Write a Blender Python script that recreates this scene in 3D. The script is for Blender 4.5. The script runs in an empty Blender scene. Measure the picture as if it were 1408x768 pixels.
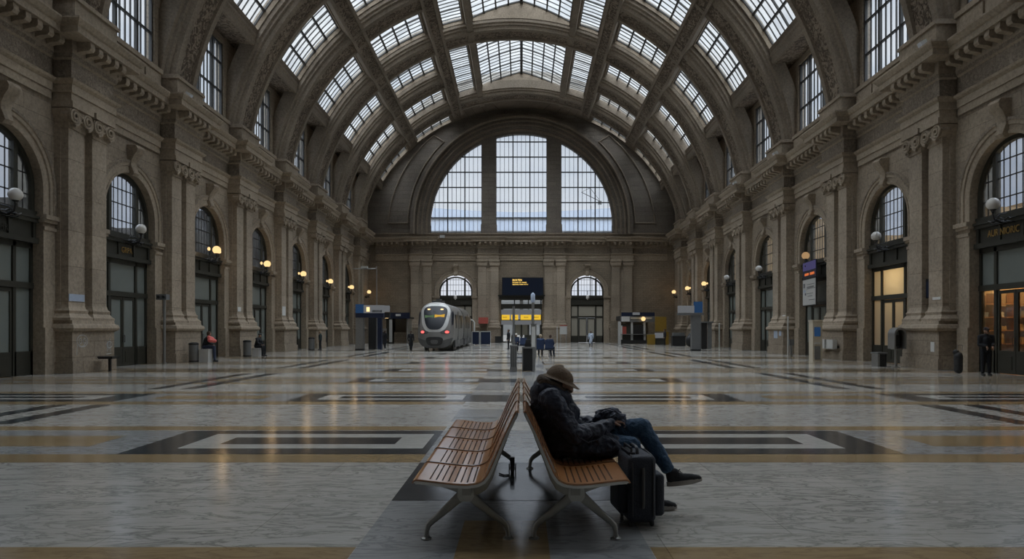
import bpy, bmesh, math, random
from mathutils import Vector, Matrix, noise
R = random.Random(7)
PI = math.pi
SC = bpy.context.scene
COL = SC.collection

# ------------------------------------------------------------------ materials
def _nodes(name):
    m = bpy.data.materials.new(name); m.use_nodes = True
    nt = m.node_tree; nt.nodes.clear()
    out = nt.nodes.new('ShaderNodeOutputMaterial')
    return m, nt, out
def N(nt, t, **kw):
    n = nt.nodes.new(t)
    for k, v in kw.items():
        if k.startswith('i_'):
            key = k[2:]; key = int(key) if key.isdigit() else key.replace('_', ' ')
            n.inputs[key].default_value = v
        else: setattr(n, k, v)
    return n
def L(nt, a, ao, b, bi): nt.links.new(a.outputs[ao], b.inputs[bi])
def col(c): return (c[0], c[1], c[2], 1.0)

def plain(name, c, rough=.6, metal=0.0, var=.15, scale=6.0, bump=0.0, bscale=40.0, emit=None, es=0.0, spec=.5, coat=0.0):
    """principled with a little procedural mottling"""
    m, nt, out = _nodes(name)
    p = N(nt, 'ShaderNodeBsdfPrincipled'); p.inputs['Roughness'].default_value = rough
    p.inputs['Metallic'].default_value = metal; p.inputs['Specular IOR Level'].default_value = spec
    p.inputs['Coat Weight'].default_value = coat
    tc = N(nt, 'ShaderNodeTexCoord')
    nz = N(nt, 'ShaderNodeTexNoise'); nz.inputs['Scale'].default_value = scale; nz.inputs['Detail'].default_value = 5
    L(nt, tc, 'Object', nz, 'Vector')
    mx = N(nt, 'ShaderNodeMix', data_type='RGBA')
    mx.inputs[6].default_value = col([x*(1-var) for x in c]); mx.inputs[7].default_value = col([min(1, x*(1+var)) for x in c])
    L(nt, nz, 'Fac', mx, 0); L(nt, mx, 2, p, 'Base Color')
    if bump:
        nb = N(nt, 'ShaderNodeTexNoise'); nb.inputs['Scale'].default_value = bscale; nb.inputs['Detail'].default_value = 6
        L(nt, tc, 'Object', nb, 'Vector')
        b = N(nt, 'ShaderNodeBump'); b.inputs['Strength'].default_value = bump; b.inputs['Distance'].default_value = .02
        L(nt, nb, 'Fac', b, 'Height'); L(nt, b, 'Normal', p, 'Normal')
    if emit:
        p.inputs['Emission Color'].default_value = col(emit); p.inputs['Emission Strength'].default_value = es
    L(nt, p, 0, out, 0)
    return m

def stone(name, c, joints=True, carve=0.0, rough=.8, carve_scale=4.0, bw=1.3, bh=.55, dirt=.35):
    c = [x*.84 for x in c]
    m, nt, out = _nodes(name)
    p = N(nt, 'ShaderNodeBsdfPrincipled'); p.inputs['Roughness'].default_value = rough
    p.inputs['Specular IOR Level'].default_value = .3
    g = N(nt, 'ShaderNodeNewGeometry')
    sp = N(nt, 'ShaderNodeSeparateXYZ'); L(nt, g, 'Position', sp, 0)
    ad = N(nt, 'ShaderNodeMath', operation='ADD'); L(nt, sp, 'X', ad, 0); L(nt, sp, 'Y', ad, 1)
    cb = N(nt, 'ShaderNodeCombineXYZ'); L(nt, ad, 0, cb, 'X'); L(nt, sp, 'Z', cb, 'Y')
    n1 = N(nt, 'ShaderNodeTexNoise'); n1.inputs['Scale'].default_value = .45; n1.inputs['Detail'].default_value = 6; L(nt, g, 'Position', n1, 'Vector')
    n2 = N(nt, 'ShaderNodeTexNoise'); n2.inputs['Scale'].default_value = 9; n2.inputs['Detail'].default_value = 8; n2.inputs['Roughness'].default_value = .7; L(nt, g, 'Position', n2, 'Vector')
    r1 = N(nt, 'ShaderNodeValToRGB'); L(nt, n1, 'Fac', r1, 0)
    r1.color_ramp.elements[0].position = .3; r1.color_ramp.elements[1].position = .7
    r1.color_ramp.elements[0].color = col([c[0]*.78, c[1]*.76, c[2]*.74]); r1.color_ramp.elements[1].color = col([c[0]*1.12, c[1]*1.1, c[2]*1.08])
    r2 = N(nt, 'ShaderNodeValToRGB'); L(nt, n2, 'Fac', r2, 0)
    r2.color_ramp.elements[0].position = .32; r2.color_ramp.elements[1].position = .62
    r2.color_ramp.elements[0].color = (1-dirt, 1-dirt, 1-dirt, 1); r2.color_ramp.elements[1].color = (1.08, 1.08, 1.08, 1)
    mu = N(nt, 'ShaderNodeMix', data_type='RGBA', blend_type='MULTIPLY'); mu.inputs[0].default_value = 1
    L(nt, r1, 0, mu, 6); L(nt, r2, 0, mu, 7)
    last, lo = mu, 2
    h = N(nt, 'ShaderNodeMath', operation='MULTIPLY'); h.inputs[1].default_value = .35; L(nt, n2, 'Fac', h, 0)
    hl, ho = h, 0
    if joints:
        bt = N(nt, 'ShaderNodeTexBrick'); bt.inputs['Scale'].default_value = 1
        bt.inputs['Brick Width'].default_value = bw; bt.inputs['Row Height'].default_value = bh
        bt.inputs['Mortar Size'].default_value = .012; bt.inputs['Mortar Smooth'].default_value = .3
        bt.inputs['Color1'].default_value = (1, 1, 1, 1); bt.inputs['Color2'].default_value = (.82, .82, .83, 1); bt.inputs['Mortar'].default_value = (.6, .58, .55, 1)
        L(nt, cb, 0, bt, 'Vector')
        m2 = N(nt, 'ShaderNodeMix', data_type='RGBA', blend_type='MULTIPLY'); m2.inputs[0].default_value = .8
        L(nt, last, lo, m2, 6); L(nt, bt, 'Color', m2, 7); last, lo = m2, 2
        s = N(nt, 'ShaderNodeMath', operation='SUBTRACT'); L(nt, h, 0, s, 0); L(nt, bt, 'Fac', s, 1); hl, ho = s, 0
    if carve:
        v = N(nt, 'ShaderNodeTexNoise'); v.inputs['Scale'].default_value = carve_scale; v.inputs['Detail'].default_value = 3; v.inputs['Distortion'].default_value = 2.2
        L(nt, g, 'Position', v, 'Vector')
        rr = N(nt, 'ShaderNodeValToRGB'); rr.color_ramp.elements[0].position = .44; rr.color_ramp.elements[1].position = .54; L(nt, v, 'Fac', rr, 0)
        a2 = N(nt, 'ShaderNodeMath', operation='MULTIPLY_ADD'); a2.inputs[1].default_value = carve*4; L(nt, rr, 0, a2, 0); L(nt, hl, ho, a2, 2); hl, ho = a2, 0
        dk = N(nt, 'ShaderNodeMix', data_type='RGBA'); dk.inputs[6].default_value = (.42, .40, .38, 1); dk.inputs[7].default_value = (1.1, 1.1, 1.1, 1); L(nt, rr, 0, dk, 0)
        m3 = N(nt, 'ShaderNodeMix', data_type='RGBA', blend_type='MULTIPLY'); m3.inputs[0].default_value = min(1, carve*1.2)
        L(nt, last, lo, m3, 6); L(nt, dk, 2, m3, 7); last, lo = m3, 2
    b = N(nt, 'ShaderNodeBump'); b.inputs['Strength'].default_value = .7; b.inputs['Distance'].default_value = .05
    L(nt, hl, ho, b, 'Height'); L(nt, b, 'Normal', p, 'Normal')
    L(nt, last, lo, p, 'Base Color'); L(nt, p, 0, out, 0)
    return m

def marble(name, c, vein, rough=.15, vscale=1.0, amt=.6, slab=True):
    c = [x*.86 for x in c]
    m, nt, out = _nodes(name)
    p = N(nt, 'ShaderNodeBsdfPrincipled'); p.inputs['Specular IOR Level'].default_value = .5; p.inputs['Coat Weight'].default_value = .13; p.inputs['Coat Roughness'].default_value = .11
    g = N(nt, 'ShaderNodeNewGeometry')
    mp = N(nt, 'ShaderNodeMapping'); mp.inputs['Scale'].default_value = (.7, 2.3, 1); mp.inputs['Rotation'].default_value = (0, 0, .10)
    L(nt, g, 'Position', mp, 0)
    n1 = N(nt, 'ShaderNodeTexNoise'); n1.inputs['Scale'].default_value = 2.2*vscale; n1.inputs['Detail'].default_value = 10; n1.inputs['Roughness'].default_value = .62; n1.inputs['Distortion'].default_value = 1.2
    L(nt, mp, 0, n1, 'Vector')
    # thin veins where the noise crosses its middle
    ab = N(nt, 'ShaderNodeMath', operation='SUBTRACT'); ab.inputs[1].default_value = .5; L(nt, n1, 'Fac', ab, 0)
    a2 = N(nt, 'ShaderNodeMath', operation='ABSOLUTE'); L(nt, ab, 0, a2, 0)
    r = N(nt, 'ShaderNodeValToRGB'); r.color_ramp.elements[0].position = 0; r.color_ramp.elements[1].position = .045
    r.color_ramp.elements[0].color = (amt, amt, amt, 1); r.color_ramp.elements[1].color = (0, 0, 0, 1); L(nt, a2, 0, r, 0)
    mq = N(nt, 'ShaderNodeMapping'); mq.inputs['Scale'].default_value = (2.2, 13, 1); mq.inputs['Rotation'].default_value = (0, 0, .07); L(nt, g, 'Position', mq, 0)
    n2 = N(nt, 'ShaderNodeTexNoise'); n2.inputs['Scale'].default_value = 1.6; n2.inputs['Detail'].default_value = 9; n2.inputs['Roughness'].default_value = .75; n2.inputs['Distortion'].default_value = .25; L(nt, mq, 0, n2, 'Vector')
    nr = N(nt, 'ShaderNodeMapRange'); nr.inputs[1].default_value = .33; nr.inputs[2].default_value = .67; L(nt, n2, 'Fac', nr, 0)
    base = N(nt, 'ShaderNodeMix', data_type='RGBA'); base.inputs[6].default_value = col([x*.86 for x in c]); base.inputs[7].default_value = col([min(1, x*1.08) for x in c]); L(nt, nr, 0, base, 0)
    n4 = N(nt, 'ShaderNodeTexNoise'); n4.inputs['Scale'].default_value = .5; n4.inputs['Detail'].default_value = 2; L(nt, g, 'Position', n4, 'Vector')
    rm = N(nt, 'ShaderNodeMath', operation='MULTIPLY'); L(nt, r, 0, rm, 0); L(nt, n4, 'Fac', rm, 1)
    mx = N(nt, 'ShaderNodeMix', data_type='RGBA'); mx.inputs[7].default_value = col(vein); L(nt, rm, 0, mx, 0); L(nt, base, 2, mx, 6)
    last = mx
    if slab:
        bt = N(nt, 'ShaderNodeTexBrick'); bt.inputs['Scale'].default_value = 1
        bt.inputs['Brick Width'].default_value = 2.1; bt.inputs['Row Height'].default_value = 1.05; bt.inputs['Mortar Size'].default_value = .004
        bt.inputs['Color1'].default_value = (1, 1, 1, 1); bt.inputs['Color2'].default_value = (.86, .87, .88, 1); bt.inputs['Mortar'].default_value = (.45, .44, .42, 1)
        L(nt, g, 'Position', bt, 'Vector')
        m2 = N(nt, 'ShaderNodeMix', data_type='RGBA', blend_type='MULTIPLY'); m2.inputs[0].default_value = .75; L(nt, mx, 2, m2, 6); L(nt, bt, 'Color', m2, 7); last = m2
    L(nt, last, 2, p, 'Base Color')
    n3 = N(nt, 'ShaderNodeTexNoise'); n3.inputs['Scale'].default_value = 1.1; n3.inputs['Detail'].default_value = 6; L(nt, g, 'Position', n3, 'Vector')
    mr = N(nt, 'ShaderNodeMapRange'); mr.inputs[3].default_value = rough*.75; mr.inputs[4].default_value = rough*1.5; L(nt, n3, 'Fac', mr, 0); L(nt, mr, 0, p, 'Roughness')
    n5 = N(nt, 'ShaderNodeTexNoise'); n5.inputs['Scale'].default_value = 5; n5.inputs['Detail'].default_value = 3; L(nt, g, 'Position', n5, 'Vector')
    b = N(nt, 'ShaderNodeBump'); b.inputs['Strength'].default_value = .10; b.inputs['Distance'].default_value = .02; L(nt, n5, 'Fac', b, 'Height'); L(nt, b, 'Normal', p, 'Normal')
    L(nt, p, 0, out, 0)
    return m

def glass(name, tint=(.8, .84, .86), dirt=.12, gloss=.08, dirtcol=(.5, .52, .5), streak=(1, 1, 1)):
    """thin pane: see-through, a little mirror, a little grime that scatters"""
    m, nt, out = _nodes(name)
    tr = N(nt, 'ShaderNodeBsdfTransparent'); tr.inputs[0].default_value = col(tint)
    gl = N(nt, 'ShaderNodeBsdfGlossy'); gl.inputs['Roughness'].default_value = .05; gl.inputs[0].default_value = (.9, .9, .9, 1)
    tl = N(nt, 'ShaderNodeBsdfTranslucent'); tl.inputs[0].default_value = col(dirtcol)
    g = N(nt, 'ShaderNodeNewGeometry'); mp = N(nt, 'ShaderNodeMapping'); mp.inputs['Scale'].default_value = streak; L(nt, g, 'Position', mp, 0)
    nz = N(nt, 'ShaderNodeTexNoise'); nz.inputs['Scale'].default_value = 1.3; nz.inputs['Detail'].default_value = 6; L(nt, mp, 0, nz, 'Vector')
    mr = N(nt, 'ShaderNodeMapRange'); mr.inputs[1].default_value = .35; mr.inputs[2].default_value = .7; mr.inputs[3].default_value = dirt*.3; mr.inputs[4].default_value = dirt*2; L(nt, nz, 'Fac', mr, 0)
    m1 = N(nt, 'ShaderNodeMixShader'); L(nt, mr, 0, m1, 0); L(nt, tr, 0, m1, 1); L(nt, tl, 0, m1, 2)
    m2 = N(nt, 'ShaderNodeMixShader'); m2.inputs[0].default_value = gloss; L(nt, m1, 0, m2, 1); L(nt, gl, 0, m2, 2)
    L(nt, m2, 0, out, 0)
    return m
def frosted(name, c):
    m, nt, out = _nodes(name)
    tl = N(nt, 'ShaderNodeBsdfTranslucent'); tl.inputs[0].default_value = col(c)
    p = N(nt, 'ShaderNodeBsdfPrincipled'); p.inputs['Base Color'].default_value = col(c); p.inputs['Roughness'].default_value = .25
    mx = N(nt, 'ShaderNodeMixShader'); mx.inputs[0].default_value = .25
    L(nt, tl, 0, mx, 1); L(nt, p, 0, mx, 2); L(nt, mx, 0, out, 0); return m
def emitter(name, c, s):
    m, nt, out = _nodes(name)
    e = N(nt, 'ShaderNodeEmission'); e.inputs[0].default_value = col(c); e.inputs[1].default_value = s
    L(nt, e, 0, out, 0); return m
def wood(name, c1, c2, rough=.35, scale=(30, 1.5, 30)):
    m, nt, out = _nodes(name)
    p = N(nt, 'ShaderNodeBsdfPrincipled'); p.inputs['Roughness'].default_value = rough; p.inputs['Coat Weight'].default_value = 1; p.inputs['Coat Roughness'].default_value = .12; p.inputs['Coat IOR'].default_value = 2.0
    tc = N(nt, 'ShaderNodeTexCoord'); mp = N(nt, 'ShaderNodeMapping'); mp.inputs['Scale'].default_value = scale; L(nt, tc, 'Object', mp, 0)
    nz = N(nt, 'ShaderNodeTexNoise'); nz.inputs['Scale'].default_value = 1; nz.inputs['Detail'].default_value = 6; nz.inputs['Distortion'].default_value = .6; L(nt, mp, 0, nz, 'Vector')
    r = N(nt, 'ShaderNodeValToRGB'); r.color_ramp.elements[0].position = .3; r.color_ramp.elements[1].position = .7
    r.color_ramp.elements[0].color = col(c1); r.color_ramp.elements[1].color = col(c2)
    L(nt, nz, 'Fac', r, 0); L(nt, r, 0, p, 'Base Color'); L(nt, p, 0, out, 0); return m

M = {}
M['wall'] = stone('wall_stone', (.41, .343, .262))
M['smooth'] = stone('dressed_stone', (.46, .388, .30), bw=5, bh=1.25)
M['wallfar'] = stone('far_wall_stone', (.36, .30, .222), bw=.55, bh=.22)
M['trim'] = stone('moulded_stone', (.425, .357, .273), joints=False)
M['dark_trim'] = stone('darker_moulding_stone', (.32, .272, .213), joints=False)
M['carved'] = stone('carved_stone', (.34, .28, .215), joints=False, carve=.8, carve_scale=3.2)
M['carvedfine'] = stone('finely_carved_stone', (.36, .305, .24), joints=False, carve=.3, carve_scale=7)
M['vault'] = stone('vault_plaster', (.29, .24, .185), bw=.8, bh=.25)
M['tymp'] = stone('tympanum_stone', (.25, .222, .188), bw=1.2, bh=.45)
M['marble'] = marble('light_marble_floor', (.52, .50, .452), (.07, .07, .062), rough=.15, amt=1.0)
M['marble2'] = marble('white_marble_inlay', (.50, .49, .45), (.2, .2, .18), vscale=1.4, slab=False)
M['bluegrey'] = marble('grey_marble_inlay', (.33, .335, .33), (.08, .085, .09), amt=1.0, slab=False)
M['tan'] = marble('tan_marble_band', (.36, .255, .13), (.12, .07, .035), amt=.8)
M['black'] = marble('black_marble_inlay', (.028, .033, .038), (.10, .11, .12), amt=.5, slab=False)
M['iron'] = plain('dark_iron', (.03, .03, .028), .45, .4)
M['bars'] = plain('glazing_bar', (.05, .05, .048), .5, .3)
M['bronze'] = plain('dark_bronze_joinery', (.045, .044, .034), .45, .3, bump=.2)
M['glass'] = glass('skylight_glass', (.80, .84, .86), .12, .04, streak=(.5, 2, .5))
M['clglass'] = glass('clerestory_glass', (.78, .84, .90), .12, .04, streak=(1, 3, .25))
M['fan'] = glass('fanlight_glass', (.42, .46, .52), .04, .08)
M['farclear'] = glass('clear_far_glass', (.97, .98, 1.0), .02, .03)
M['farlit'] = frosted('far_frosted_glass', (.30, .29, .255))
M['fanshade'] = glass('shade_tinted_fanlight_glass', (.10, .10, .09), .05, .12)  # darker tint stands in for the shaded partitions behind the side panes
M['shopglass'] = glass('shop_glass', (.62, .62, .58), .03, .12)
M['frost'] = plain('frosted_door_glass', (.17, .19, .175), .22, var=.1, scale=1.2)
M['frostlit'] = frosted('lit_frosted_glass', (.80, .74, .60))
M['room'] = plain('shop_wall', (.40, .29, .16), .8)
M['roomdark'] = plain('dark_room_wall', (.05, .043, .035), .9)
M['outside'] = plain('street_asphalt', (.12, .12, .12), .9)

# ------------------------------------------------------------------ meshes
KT = .00165
def T(v):
    """the hall drops slightly towards its far end"""
    x, y, z = v
    return (x, y, z*(1 - KT*(max(y, 8)-22)))

class MB:
    def __init__(s): s.v = []; s.f = []; s.m = []
    def add(s, vs, fs, m=0):
        b = len(s.v); s.v += [tuple(v) for v in vs]
        for f in fs: s.f.append([b+i for i in f]); s.m.append(m)
        return s
    def box(s, x0, x1, y0, y1, z0, z1, m=0):
        return s.add([(x, y, z) for z in (z0, z1) for y in (y0, y1) for x in (x0, x1)],
                     [(0, 2, 3, 1), (4, 5, 7, 6), (0, 1, 5, 4), (2, 6, 7, 3), (0, 4, 6, 2), (1, 3, 7, 5)], m)
    def cbox(s, c, d, m=0, rot=None):
        """box by centre and size, optionally turned"""
        vs = []
        for k in (-1, 1):
            for j in (-1, 1):
                for i in (-1, 1):
                    p = Vector((i*d[0]/2, j*d[1]/2, k*d[2]/2))
                    if rot is not None: p = rot @ p
                    vs.append(tuple(p + Vector(c)))
        return s.add(vs, [(0, 2, 3, 1), (4, 5, 7, 6), (0, 1, 5, 4), (2, 6, 7, 3), (0, 4, 6, 2), (1, 3, 7, 5)], m)
    def quad(s, a, b, c, d, m=0): return s.add([a, b, c, d], [(0, 1, 2, 3)], m)
    def ngon(s, pts, m=0): return s.add(pts, [tuple(range(len(pts)))], m)
    def prism(s, pts, off, m=0, caps=True):
        """closed outline of 3-D points, pushed by a vector"""
        n = len(pts); o = Vector(off)
        q = [tuple(Vector(p)+o) for p in pts]
        fs = [(i, (i+1) % n, n+(i+1) % n, n+i) for i in range(n)]
        if caps: fs += [tuple(range(n)), tuple(range(2*n-1, n-1, -1))]
        return s.add(list(pts)+q, fs, m)
    def rows(s, rws, m=0, closed=False, caps=False, mats=None):
        """join successive rows of points (a swept profile); mats gives one slot per strip"""
        n = len(rws[0]); b = len(s.v)
        for r in rws: s.v += [tuple(p) for p in r]
        for j in range(len(rws)-1):
            for i in range(n if closed else n-1):
                k = (i+1) % n
                s.f.append([b+j*n+i, b+j*n+k, b+(j+1)*n+k, b+(j+1)*n+i]); s.m.append(mats[i] if mats else m)
        if caps:
            s.f.append([b+i for i in range(n)]); s.m.append(m)
            s.f.append([b+(len(rws)-1)*n+i for i in reversed(range(n))]); s.m.append(m)
        return s
    def lathe(s, prof, c=(0, 0, 0), seg=20, m=0, axis='z', cap=True):
        rws = []
        for r, h in prof:
            row = []
            for k in range(seg):
                a = 2*PI*k/seg; p = (r*math.cos(a), r*math.sin(a), h)
                if axis == 'x': p = (p[2], p[0], p[1])
                if axis == 'y': p = (p[0], p[2], p[1])
                row.append((p[0]+c[0], p[1]+c[1], p[2]+c[2]))
            rws.append(row)
        return s.rows(rws, m, closed=True, caps=cap)
    def sphere(s, c, r, seg=20, m=0, sc=(1, 1, 1)):
        prof = [(max(1e-4, r*math.sin(PI*i/(seg//2))), -r*math.cos(PI*i/(seg//2))) for i in range(seg//2+1)]
        b = len(s.v); s.lathe(prof, (0, 0, 0), seg, m)
        for i in range(b, len(s.v)):
            x, y, z = s.v[i]; s.v[i] = (x*sc[0]+c[0], y*sc[1]+c[1], z*sc[2]+c[2])
        return s
    def tube(s, path, r, seg=10, m=0, flat=1.0):
        path = [Vector(p) for p in path]; rs = r if isinstance(r, (list, tuple)) else [r]*len(path)
        rws = []; up = None
        for i, p in enumerate(path):
            d = (path[min(i+1, len(path)-1)] - path[max(i-1, 0)]).normalized()
            if up is None:
                up = Vector((0, 0, 1)) if abs(d.z) < .9 else Vector((0, 1, 0))
            a = d.cross(up).normalized(); b = a.cross(d).normalized(); up = b
            rws.append([tuple(p + a*math.cos(2*PI*k/seg)*rs[i] + b*math.sin(2*PI*k/seg)*rs[i]*flat) for k in range(seg)])
        return s.rows(rws, m, closed=True, caps=True)
    def warp(s, fn): s.v = [fn(v) for v in s.v]; return s
    def build(s, name, mats, parent=None, smooth=None, taper=False, loc=None):
        if not isinstance(mats, (list, tuple)): mats = [mats]
        vs = [T(v) for v in s.v] if taper else s.v
        me = bpy.data.meshes.new(name)
        off = Vector((0, 0, 0))
        if parent is not None: off = parent.matrix_world.translation if parent.parent is None else Vector(parent['_w'])
        if loc is not None: off = Vector(loc)
        me.from_pydata([(x-off.x, y-off.y, z-off.z) for x, y, z in vs], [], s.f)
        for mt in mats: me.materials.append(M[mt] if isinstance(mt, str) else mt)
        me.polygons.foreach_set('material_index', s.m)
        bm = bmesh.new(); bm.from_mesh(me); bmesh.ops.recalc_face_normals(bm, faces=bm.faces); bm.to_mesh(me); bm.free()
        if smooth is not None:
            me.shade_smooth(); me.set_sharp_from_angle(angle=math.radians(smooth))
        me.update()
        o = bpy.data.objects.new(name, me); COL.objects.link(o)
        if parent is not None: o.parent = parent
        elif loc is not None: o.location = loc
        return o

def _snap(o): o.matrix_world = Matrix.Translation(o.location)
def thing(name, label, cat, loc, group=None, kind=None):
    o = bpy.data.objects.new(name, None); COL.objects.link(o); o.location = loc; o.empty_display_size = .2
    o.matrix_world = Matrix.Translation(Vector(loc))
    if label: o['label'] = label
    if cat: o['category'] = cat
    if group: o['group'] = group
    if kind: o['kind'] = kind
    return o
def struct(name, loc=(0, 0, 0)): return thing(name, None, None, loc, kind='structure')
def tag(o, label, cat, group=None, kind=None):
    if label: o['label'] = label
    if cat: o['category'] = cat
    if group: o['group'] = group
    if kind: o['kind'] = kind
    return o
def label(o, t): o['label'] = t; return o
ORD = ['first', 'second', 'third', 'fourth', 'fifth', 'sixth', 'seventh', 'eighth', 'ninth']
SKY_LOW, SKY_HIGH, EXPO = .84, 10.4, 0.1
# ------------------------------------------------------------------ plan of the hall
FAR = 72.0; BACK = -11.6; GL0 = 3
YL = [23.4 + 7*i for i in range(-5, 7)]                       # near edge of each pilaster group, train-side wall
YR = [25.2 + 7.5*i for i in range(-5, 0)] + [25.2, 32.7, 40.2, 47.6, 54.4, 60.6, 66.2]
NV = 5                                                        # index of the first group in view
PW = 2.6
WX, DX = 16.3, 16.75                                          # wall face, door plane
ZC = 10.4; RR = 16.0                                          # vault centre height, rib soffit radius
SIDE = {-1: YL, 1: YR}
wallname = {-1: 'train-side wall', 1: 'poster-side wall'}
tn = [0]
def trim_name(): tn[0] += 1; return f'trim_{tn[0]}'
wn = [0]
def win_name(): wn[0] += 1; return f'window_{wn[0]}'
dn = [0]
def door_name(): dn[0] += 1; return f'door_{dn[0]}'

# ---- floor with its marble inlays (one floor, patterned)
fl = MB()
fl.quad((-16.9, BACK, 0), (16.9, BACK, 0), (16.9, FAR+.2, 0), (-16.9, FAR+.2, 0), 0)
XC = -.135
def inlay(x0, x1, y0, y1, m, lv=1): fl.quad((x0, y0, .0012*lv), (x1, y0, .0012*lv), (x1, y1, .0012*lv), (x0, y1, .0012*lv), m)
def both(a, b, y0, y1, m, lv=1):
    inlay(XC+a, XC+b, y0, y1, m, lv); inlay(XC-b, XC-a, y0, y1, m, lv)
rows_y = [(8.55, 1.93), (14.6, 1.75), (19.7, 1.65), (24.6, 1.6), (29.8, 1.6), (35, 1.6), (40.5, 1.6), (46, 1.6), (52, 1.6), (58, 1.6), (64, 1.6)]
for i, (y0, h) in enumerate(rows_y):
    y1 = y0+h
    if True:
        both(1.07, 4.99, y0, y1, 4, 2)                          # black frame
        both(1.17, 4.42, y0+.20*h, y1-.17*h, 1, 3)              # white ring
        both(1.60, 4.00, y0+.37*h, y1-.34*h, 4, 4)              # black bar
        if i == 1:
            both(5.69, 8.2, y0+.29*h, y1-.26*h, 3, 2); both(8.7, 14.6, y0, y1, 4, 2); both(9.4, 14.0, y0+.25*h, y1-.25*h, 1, 3); both(9.9, 13.6, y0+.4*h, y1-.38*h, 4, 4)
        else: both(5.69, 15.6, y0+.29*h, y1-.26*h, 3, 2)        # tan field
        both(4.99, 16.5, y0+.001, y1-.001, 2, 1)
    if i < 6:
        both(1.07, 16.5, y0-.53, y0-.01, 3, 1)
        both(1.07, 16.5, y1+.07, y1+.48, 3, 1)
    else:
        both(1.07, 8.0, y0-.3, y0-.01, 3, 1)
both(1.07, 16.5, 4.25, 4.93, 3, 1)
# the strip down the middle, paved crosswise
y = -6.0; k = 0
while y < 71:
    h = 1.75 if y < 20 else 2.3
    inlay(XC-1.065, XC+1.065, y, y+h, [2, 0, 2, 0][k % 4], 1)
    y += h; k += 1
inlay(XC-1.065, XC+1.065, 6.25, 8.0, 4, 3)
inlay(XC-1.065, XC+1.065, 8.0, 10.5, 2, 3)
for yy in (4.0,): inlay(-.47, .2, yy, 5.6, 3, 3)
for yy in (14.6, 19.7, 24.6, 29.8, 35, 40.5): inlay(XC-1.065, XC+.2, yy, yy+1.4, 4, 3)
for yy in (12, 17.3, 22.2, 27.2): inlay(XC-1.065, XC-.3, yy, yy+1.2, 2, 4)
# long double stripes parallel to the walls
for a, b in ((8.35, 8.72), (9.25, 9.6)):
    for s0, s1 in ((11.2, 14.0), (17.6, 23.6), (26.8, 33.5), (37, 44.5), (48, 68)): both(a, b, s0, s1, 4, 5)
for y0 in (24.6, 35, 46, 58): both(9.9, 14.4, y0+.1, y0+.4, 4, 5); both(9.9, 14.4, y0+1.0, y0+1.3, 4, 5)
o = fl.build('floor', ['marble', 'marble2', 'bluegrey', 'tan', 'black']); o['kind'] = 'structure'
MB().quad((-70, -60, -.06), (70, -60, -.06), (70, 190, -.06), (-70, 190, -.06)).build('ground', 'outside')['kind'] = 'structure'

# ---- side walls
def arch_pts(yc, hw, zs, n=18): return [(yc - hw*math.cos(PI*i/n), zs + hw*math.sin(PI*i/n)) for i in range(n+1)]
HW, ZSPR, ZIMP = 1.8, 6.3, 5.45
def bays(s):
    Y = SIDE[s]; out = []
    for i in range(len(Y)):
        a = Y[i]+PW; b = Y[i+1] if i+1 < len(Y) else FAR
        out.append((i, a, b, (a+b)/2))
    return out
for s in (-1, 1):
    w = MB(); Y = SIDE[s]
    w.box(s*WX, s*(WX+.5), BACK, Y[0]+PW, 0, 12.2)
    for i, a, b, yc in bays(s):
        if i < len(Y)-1:
            w.box(s*WX, s*(WX+.45), b, b+PW, 0, 12.2)
            hw = min(HW, (b-a)/2-.25)
        else:
            w.box(s*WX, s*(WX+.45), a, FAR+.5, 0, 12.2); continue
        y0, y1 = yc-hw, yc+hw
        w.box(s*WX, s*(WX+.45), a, y0, 0, 12.2); w.box(s*WX, s*(WX+.45), y1, b, 0, 12.2)
        ap = arch_pts(yc, hw, ZSPR)
        for x in (s*WX, s*(WX+.45)):
            w.rows([[(x, p[0], p[1]) for p in ap], [(x, p[0], 12.2) for p in ap]])
        w.rows([[(s*WX, p[0], p[1]) for p in ap], [(s*(WX+.45), p[0], p[1]) for p in ap]])
    # clerestory wall above the cornice, open where the windows are, and the ledge beam under the first skylights
    for i in range(len(Y)-1):
        a, b = Y[i]+PW, Y[i+1]; d = b-a
        wa, wb = a+.28, b-.28
        X0, X1 = s*16.35, s*16.8
        w.box(X0, X1, a-PW, a, 12.0, 19.2)
        w.box(X0, X1, a, wa, 12.0, 19.2); w.box(X0, X1, wb, b, 12.0, 19.2)
        w.box(X0, X1, wa, wb, 12.0, 13.25); w.box(X0, X1, wa, wb, 17.6, 19.2)
    w.box(s*16.35, s*16.8, Y[-1], FAR+.5, 12, 19.2)
    o = w.build('wall_left' if s < 0 else 'wall_right', 'wall', taper=True); o['kind'] = 'structure'

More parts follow.
